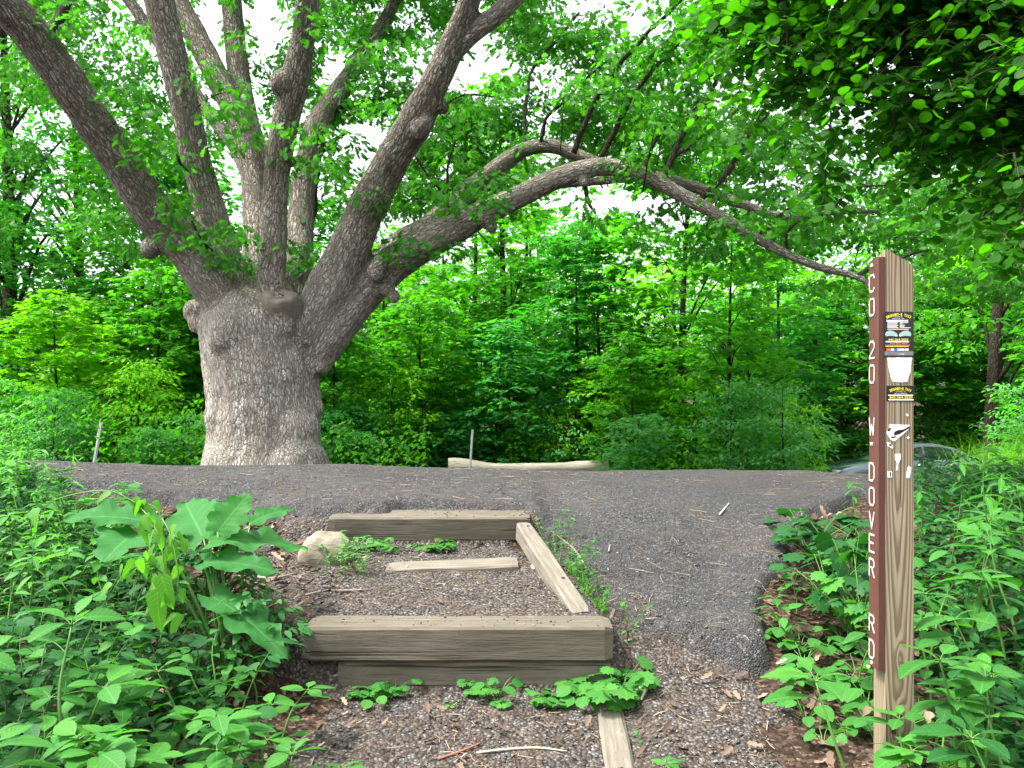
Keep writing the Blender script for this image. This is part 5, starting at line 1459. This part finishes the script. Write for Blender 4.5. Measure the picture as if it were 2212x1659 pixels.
for (u, v, Y) in [(2150, 1330, 2.6), (2200, 1480, 2.2), (2080, 1280, 2.9), (2180, 1250, 3.0), (2010, 1340, 3.0), (2020, 1500, 2.5), (2140, 1560, 2.2), (2210, 1600, 2.1), (2060, 1620, 2.2), (1980, 1570, 2.45), (2120, 1440, 2.5), (2010, 1420, 2.65), (1995, 1600, 2.3), (2100, 1500, 2.35), (2000, 1230, 3.2), (2090, 1180, 3.3), (2200, 1160, 3.2), (2140, 1120, 3.5), (2040, 1120, 3.7)]:
    by_top('jewelweed', JW, u, v, Y, 'dark_herb' if rnd.random() < .3 else 'jewelweed', 'leafy green herb crowded with others on the bank right of the post', RB)
for (u, v, Y, l) in [(1750, 1100, 4.4, 'lobed leaf celandine clump at the top of the bank left of the post'), (1840, 1140, 3.9, 'dense celandine clump directly left of the post at half its height'), (1790, 1190, 3.8, 'celandine clump with scalloped leaves above the asphalt toe'), (1860, 1200, 3.5, 'low celandine with large scalloped leaves touching the post')]:
    by_top('celandine', CE, u, v, Y, 'dark_herb', l)
for (u, v, Y) in [(1720, 1130, 4.6), (1800, 1120, 4.3), (1870, 1110, 4.4), (1880, 1180, 3.9), (1830, 1230, 3.6), (1780, 1150, 4.2), (1900, 1250, 3.4)]:
    by_top('celandine', CE, u, v, Y, 'dark_herb' if rnd.random() < .6 else 'jewelweed', 'scalloped celandine among others on the bank left of the post', 'celandine on the bank left of the post')
for (u, v, Y, l) in [(1720, 1245, 3.75, 'three leaved plant with pointed leaves overhanging the asphalt toe'), (1715, 1300, 3.5, 'three leaved plant lowest over the asphalt toe'), (1850, 1320, 3.1, 'three leaved plant beside the lower half of the post')]:
    by_top('three_leaf_plant', TF, u, v, Y, 'jewelweed', l)
by_top('three_leaf_plant', TF, 1985, 1610, 2.15, 'pale_herb', 'yellow green three leaved plant at the very foot of the post', pi=0)
for i in range(26):
    Y = rnd.uniform(2.75, 3.6); x = rnd.uniform(1.05, 1.45) + .1 * (Y - 2.8)
    plant('violet', VI[i % 2], x, Y, rnd.uniform(.7, 1.1), rnd.uniform(0, 6.28), 'jewelweed', 'low round leaved violet in the leaf litter left of the post', 'violets left of the post')
for (u, v, Y, l) in [(1420, 1650, 2.6, 'small leafy weed at the bottom edge right of the plank edging'), (1390, 1590, 2.75, 'small round leaved weed hugging the plank edging'), (1380, 1500, 3.05, 'tiny weed at the upper end of the plank edging')]:
    by_top('weed', WD if v < 1600 else JW[3:4], u, v, Y, 'jewelweed', l, hmin=.05)
# seedlings along the timbers
for i, (u, v, Y) in enumerate([(825, 1455, 3.02), (850, 1470, 2.98), (800, 1440, 3.1), (780, 1410, 3.12), (700, 1420, 3.14), (960, 1465, 3.0), (1000, 1450, 3.03), (1030, 1440, 3.05), (1060, 1455, 3.0), (1100, 1450, 3.02), (1130, 1445, 3.05), (1160, 1455, 3.0), (1190, 1440, 3.05), (1220, 1450, 3.02), (1255, 1445, 3.05), (1290, 1420, 3.1), (1320, 1400, 3.12), (1345, 1380, 3.2), (1300, 1455, 3.0), (1340, 1440, 3.05), (1270, 1400, 3.12)]):
    if i in (4, 6, 10, 13): continue
    x = at(u + rnd.uniform(-14, 14), Y); plant('seedling', SE[i % 3], x, (3.19 - .12 * rnd.random() ** 2 if v < 1480 else Y), rnd.uniform(.55, 1.3) * (1.7 if u > 1200 else 1), rnd.uniform(0, 6), 'jewelweed', 'small clover like seedling in the row against the lower step timber', 'seedlings against the lower step timber')
plant('violet', VI[0], at(1075, 3.165), 3.165, 1.0, .5, 'jewelweed', 'violet with two heart shaped leaves against the middle of the lower step')
plant('celandine', CE[1], at(1345, 3.2), 3.2, 1.0, .5, 'jewelweed', 'scalloped celandine growing over the right end of the lower step timber')
for i, (u, Y) in enumerate([(785, 4.5), (820, 4.52), (905, 4.52), (945, 4.5), (965, 4.53), (850, 4.5)]):
    plant('seedling', SE[i % 3], at(u, Y), Y, rnd.uniform(.9, 1.3), i, 'jewelweed', 'small seedling in the row against the upper step timber', 'seedlings against the upper step timber')
for i in range(16):
    u = rnd.uniform(690, 800); Y = rnd.uniform(3.95, 4.35)
    plant('chickweed', WD[i % 2], at(u, Y), Y, rnd.uniform(.9, 1.4), rnd.uniform(0, 6), 'pale_herb', 'fine chickweed sprig in the tuft below the boulder', 'chickweed below the boulder')
for i in range(30):
    t = rnd.random(); Y = 4.45 - 1.0 * t; x = .13 + .30 * t + rnd.uniform(.02, .12)
    plant('chickweed', WD[i % 2], x, Y, rnd.uniform(.8, 1.4), rnd.uniform(0, 6), 'jewelweed', 'low weed in the strip along the outer side of the slanting timber', 'weeds along the slanting timber')
# grass tufts
def tuft(n, hgt, spread, seed):
    rs = np.random.RandomState(seed); V = []; Fs = []
    for i in range(n):
        a = rs.rand() * 6.28; h_ = hgt * (.5 + .6 * rs.rand()); b = np.array([rs.normal() * spread, rs.normal() * spread, 0]); w = .0028
        bend = rs.uniform(.3, 1.0) * h_
        o_ = len(V)
        for k in range(5):
            t = k / 4; c = b + np.array([math.cos(a), math.sin(a), 0]) * bend * t * t + np.array([0, 0, h_ * (t - .35 * t * t * bend / h_)])
            s = np.array([-math.sin(a), math.cos(a), 0]) * w * (1 - t * .9); V += [c - s, c + s]
        for k in range(4): Fs.append((o_ + 2 * k, o_ + 2 * k + 1, o_ + 2 * k + 3, o_ + 2 * k + 2))
    me = bpy.data.meshes.new('grass_tuft'); me.from_pydata([tuple(v) for v in V], [], Fs); me.polygons.foreach_set('use_smooth', [True] * len(Fs)); return me
tf = [tuft(22, .13, .02, 141), tuft(14, .11, .015, 142), tuft(160, .5, .22, 143)]
for i, (u, v, Y) in enumerate([(1245, 1200, 4.1), (1270, 1250, 3.85), (1300, 1270, 3.75)]):
    p = P(u, v, Y); o = link('grass_tuft', tf[i % 2], M['grass']); o.location = (p[0] - .02, Y, zsurf(p[0], Y)); o.rotation_euler = (0, 0, i * 2)
    tag(o, ['grass tuft at the top of the strip beside the slanting timber', 'grass tuft with long blades beside the middle of the slanting timber', 'grass tuft at the lower end of the slanting timber'][i], 'grass tuft')
for i in range(9):
    Y = rnd.uniform(7.5, 11); x = at(rnd.uniform(2125, 2300), Y); o = link('grass_tuft', tf[2], M['grass']); o.location = (x, Y, zsurf(x, Y) + .0); o.rotation_euler = (0, 0, i); o.scale = (1.1,) * 3
    tag(o, 'bright yellow green grass tuft on the verge at the right edge', 'grass tuft', 'grass tufts on the right verge')

# low cover between the plants
def cover(name, n, xf, yr, size, tmpl, mat, label, hmax=.14):
    y = rng.uniform(yr[0], yr[1], n); lo_, hi_ = xf(y); x = lo_ + (hi_ - lo_) * rng.random(n)
    keep = vnoise(x, y, 2.2, 12) > .18
    x, y = x[keep], y[keep]; n = len(x)
    pos = np.stack([x, y, SZ(x, y) + .02 + hmax * rng.random(n)], 1)
    d = unit(n); d[:, 2] *= .3; s = rng.uniform(*size, n)
    me = leaves_mesh(name, tmpl, pos, d, np.array([[0, 0, 1.0]]) + unit(n) * .45, s, True)
    tag(link(name, me, M[mat]), label, 'ground cover', kind='stuff')
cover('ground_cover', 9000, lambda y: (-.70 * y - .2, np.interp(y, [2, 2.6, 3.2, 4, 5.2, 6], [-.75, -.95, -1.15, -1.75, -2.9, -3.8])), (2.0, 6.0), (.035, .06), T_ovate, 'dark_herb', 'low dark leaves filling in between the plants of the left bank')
cover('ground_cover', 6500, lambda y: (np.interp(y, [2.2, 2.6, 3.2, 3.6, 4.8, 6], [1.35, 1.45, 1.6, 1.75, 2.4, 3.0]), .74 * y + .2), (2.3, 6.2), (.04, .07), T_ovate, 'dark_herb', 'low dark leaves filling in between the plants of the right bank', .2)

# ================================================================== LITTER AND STONES
def scatter_xy(n, x0, x1, y0, y1): return rng.uniform(x0, x1, n), y0 + (y1 - y0) * rng.random(n) ** 1.3
# pebbles
def pebble_mesh(n, x, y, size):
    V0 = np.array([(1, 0, 0), (-1, 0, 0), (0, 1, 0), (0, -1, 0), (0, 0, 1), (0, 0, -1), (.7, .7, .35), (-.7, .7, .35), (-.7, -.7, .35), (.7, -.7, .35)])
    Fq = [(4, 0, 6), (4, 6, 2), (4, 2, 7), (4, 7, 1), (4, 1, 8), (4, 8, 3), (4, 3, 9), (4, 9, 0), (5, 6, 0), (5, 2, 6), (5, 7, 2), (5, 1, 7), (5, 8, 1), (5, 3, 8), (5, 9, 3), (5, 0, 9)]
    R = frames(np.concatenate([rng.normal(size=(n, 2)), np.zeros((n, 1))], 1), np.array([[0, 0, 1.0]]) + unit(n) * .3)
    S = size[:, None] * np.stack([rng.uniform(.7, 1.2, n), rng.uniform(.8, 1.5, n), rng.uniform(.4, .8, n)], 1)
    L = V0[None] * S[:, None, :] * rng.uniform(.8, 1.15, (n, 10, 1))
    W = np.einsum('nkj,nij->nki', L, R) + np.stack([x, y, SZ(x, y) + size * .2], 1)[:, None, :]
    k = 10; flat = np.array([i for f in Fq for i in f]); loops = (flat[None] + (np.arange(n) * k)[:, None]).ravel()
    tot = np.full(n * 16, 3); st = np.arange(n * 16) * 3
    return mesh_np('pebbles', W.reshape(-1, 3), loops, st, tot, True)
x, y = scatter_xy(14000, -1.6, 1.5, 1.4, 4.6)
keep = (path_mask(x, y) > .5) & (vnoise(x, y, 3.5, 15) > .32) & ~((x > -.84) & (x < .42) & (y > 3.17) & (y < 3.42)); x, y = x[keep], y[keep]
tag(link('pebbles', pebble_mesh(len(x), x, y, rng.uniform(.003, .0075, len(x))), M['pebbles']), 'grey and tan pebbles strewn over the gravel trail', 'gravel', kind='stuff')
x = rng.uniform(-4.5, 4.2, 16000); y = 3.2 + 3.8 * rng.random(16000)
keep = (asph_d(x, y) > .06) & (vnoise(x, y, 2.5, 16) > .3); x, y = x[keep], y[keep]
tag(link('loose_stones', pebble_mesh(len(x), x, y, rng.uniform(.003, .007, len(x))), M['pebbles']), 'loose grey chippings scattered on the asphalt', 'gravel', kind='stuff')
x = np.concatenate([rng.uniform(-.82, .39, 70), rng.uniform(-.62, .08, 40)]); y = np.concatenate([rng.uniform(3.21, 3.37, 70), rng.uniform(4.62, 4.77, 40)])
_SZ = SZ
SZ = lambda a, b: np.where(np.asarray(b) < 4, P(1000, 1355, 3.2)[2], P(1000, 1119, 4.6)[2] + .012 + (np.asarray(b) - 4.695) * .10) + .0005
tag(link('crumbs', pebble_mesh(len(x), x, y, rng.uniform(.002, .006, len(x))), M['dead_leaf']), 'dark crumbs of soil and bark lying on top of the timbers', 'debris', kind='stuff')
SZ = _SZ
# dead leaves
n = 3400; x, y = scatter_xy(n, -2.4, 2.6, 1.6, 5.0)
w_ = np.where((x < -.75) | (x > .95), 1.0, np.where(y < 3.2, .62, .12)) * (asph_d(x, y) < .05)
keep = rng.random(n) < w_; x, y = x[keep], y[keep]; n = len(x)
d = unit(n); d[:, 2] *= .25
near_edge = np.clip((np.abs(x) - .6) * 1.5, 0, 1)
me = leaves_mesh('dead_leaves', T_litter, np.stack([x, y, SZ(x, y) + .012 + .02 * rng.random(n) * near_edge], 1), d, np.array([[0, 0, 1.0]]) + unit(n) * .6, rng.uniform(.022, .05, n) + .055 * near_edge * rng.random(n))
tag(link('dead_leaves', me, M['dead_leaf']), 'brown dead oak leaves and fragments lying on the ground', 'leaf litter', kind='stuff')
# leaf crumbs, needles and straws
def sticks(name, n, fx, length, rad, mat, label):
    x, y = fx(n); n = len(x); a = rng.uniform(0, 2 * PI, n); L = rng.uniform(*length, n); mb = MB()
    z = SZ(x, y); x2 = x + np.cos(a) * L; y2 = y + np.sin(a) * L; z2 = SZ(x2, y2); xm = (x + x2) / 2 + rng.normal(0, .06, n) * L; ym = (y + y2) / 2 + rng.normal(0, .06, n) * L; zm = SZ(xm, ym)
    lift = rng.uniform(.002, .008, n)
    for i in range(n):
        r = rng.uniform(*rad); mb.tube([(x[i], y[i], z[i] + lift[i] + r), (xm[i], ym[i], max(zm[i], (z[i] + z2[i]) / 2) + lift[i] + r), (x2[i], y2[i], z2[i] + lift[i] + r)], [r, r, r * .6], 4, cap=False)
    tag(mb.build(name, M[mat]), label, 'litter', kind='stuff')
def f_path(n):
    x, y = scatter_xy(n, -1.5, 1.5, 1.6, 4.6); k = (path_mask(x, y) > .4) & ~((x > -.9) & (x < .5) & (y > 3.08) & (y < 3.5)) & ~((y > 4.35) & (x < .4)); return x[k], y[k]
def f_asph(n):
    x = rng.uniform(-4.5, 4, n); y = rng.uniform(3.2, 6.8, n); k = (asph_d(x, y) > .08) & (vnoise(x, y, 2, 18) > .35); return x[k], y[k]
sticks('straw_bits', 2600, f_path, (.012, .06), (.0008, .002), 'straw', 'fine straws and needles lying on the gravel trail')
sticks('straw_bits', 2600, f_asph, (.02, .12), (.0006, .0015), 'straw', 'fine straws and needles lying on the asphalt')
def stick(pts, r, mat, label):
    p = [P(*q) for q in pts]
    for q in p: q[2] = zsurf(q[0], q[1]) + r + .002
    pp, rr = catmull(p, [r] * (len(p) - 1) + [r * .5], 5)
    m_ = MB(); m_.tube(pp, rr, 6); tag(m_.build('stick', M[mat]), label, 'stick')
def ystick(uvs, r, mat, label):
    pts = []
    for (u, v) in uvs:                                   # walk the view ray down to the ground
        Y = 1.5
        while Y < 8:
            p = P(u, v, Y)
            if p[2] < zsurf(p[0], p[1]): break
            Y += .01
        pts.append((u, v, Y))
    stick(pts, r, mat, label)
M['stick_pale'] = plain('stick_pale', (.40, .36, .29), .7); M['stick_grey'] = plain('stick_grey', (.21, .175, .14), .85); M['stick_red'] = plain('stick_red', (.20, .085, .05), .8)
ystick([(545, 1250), (590, 1254), (640, 1243)], .008, 'stick_grey', 'grey twig lying left of the landing near the burdock')
ystick([(660, 1290), (700, 1281), (760, 1279), (800, 1276)], .005, 'stick_grey', 'bent grey twig on the landing above the lower step')
ystick([(1030, 1630), (1090, 1624), (1160, 1622), (1225, 1628)], .004, 'stick_pale', 'white peeled straw lying on the trail near the bottom edge')
ystick([(945, 1645), (990, 1632), (1040, 1612)], .005, 'stick_red', 'reddish curved twig lying on the trail near the bottom edge')
ystick([(1555, 1115), (1575, 1090)], .007, 'stick_pale', 'short pale splinter lying on the asphalt')
ystick([(720, 1475), (760, 1458), (800, 1462)], .006, 'stick_grey', 'grey twig lying under the left end of the lower step')
ystick([(1315, 1195), (1318, 1180)], .006, 'stick_grey', 'short brown stick lying on the asphalt right of the steps')
ystick([(1690, 1140), (1740, 1128)], .004, 'stick_pale', 'thin pale stalk under the celandine left of the post')
ystick([(1270, 1240), (1240, 1190), (1190, 1150)], .004, 'stick_grey', 'dry grey stalk lying along the slanting timber')
ystick([(1370, 1500), (1395, 1492), (1385, 1520)], .009, 'stick_pale', 'curled dry pale leaf stalk beside the plank edging')

# ================================================================== LIGHT, CAMERA
EL, AZ = math.radians(60), math.radians(-104)     # sun: high, behind the oak to the left
w = bpy.data.worlds.new('World'); SC.world = w; w.use_nodes = True
nt = w.node_tree; bg = nt.nodes['Background']
sky = nt.nodes.new('ShaderNodeTexSky'); sky.sky_type = 'NISHITA'; sky.sun_disc = False
sky.sun_elevation = EL; sky.sun_rotation = AZ; sky.dust_density = 5; sky.air_density = 1.2
hs = nt.nodes.new('ShaderNodeHueSaturation'); hs.inputs['Saturation'].default_value = .22
nt.links.new(sky.outputs[0], hs.inputs['Color']); nt.links.new(hs.outputs[0], bg.inputs['Color'])
bg.inputs['Strength'].default_value = .14
sd = bpy.data.lights.new('Sun', 'SUN'); sd.energy = 2.0; sd.angle = math.radians(10); sd.color = (1, .95, .86)
so = bpy.data.objects.new('Sun', sd); COL.objects.link(so)
dirv = Vector((math.sin(AZ) * math.cos(EL), math.cos(AZ) * math.cos(EL), math.sin(EL)))
so.rotation_euler = dirv.to_track_quat('Z', 'Y').to_euler(); so.location = (0, 0, 30)
cd = bpy.data.cameras.new('Camera'); cd.sensor_width = 36; cd.lens = 36 * F / 2212; cd.clip_end = 2000; cd.clip_start = .05
co = bpy.data.objects.new('Camera', cd); COL.objects.link(co); co.location = (0, 0, E); co.rotation_euler = (PI / 2 + PITCH, 0, 0)
SC.camera = co
vs = SC.view_settings; SC.display_settings.display_device = 'sRGB'; vs.view_transform = 'Standard'; vs.look = 'None'; vs.exposure = 2.1; vs.gamma = 1
cy_ = SC.cycles
SC.render.engine = 'CYCLES'
cy_.max_bounces = 8; cy_.diffuse_bounces = 5; cy_.glossy_bounces = 2; cy_.transmission_bounces = 5; cy_.sample_clamp_indirect = 8
cy_.use_denoising = True
try: cy_.denoiser = 'OPENIMAGEDENOISE'; cy_.denoising_input_passes = 'RGB_ALBEDO_NORMAL'
except Exception as e: print(e)
SC.render.use_persistent_data = False
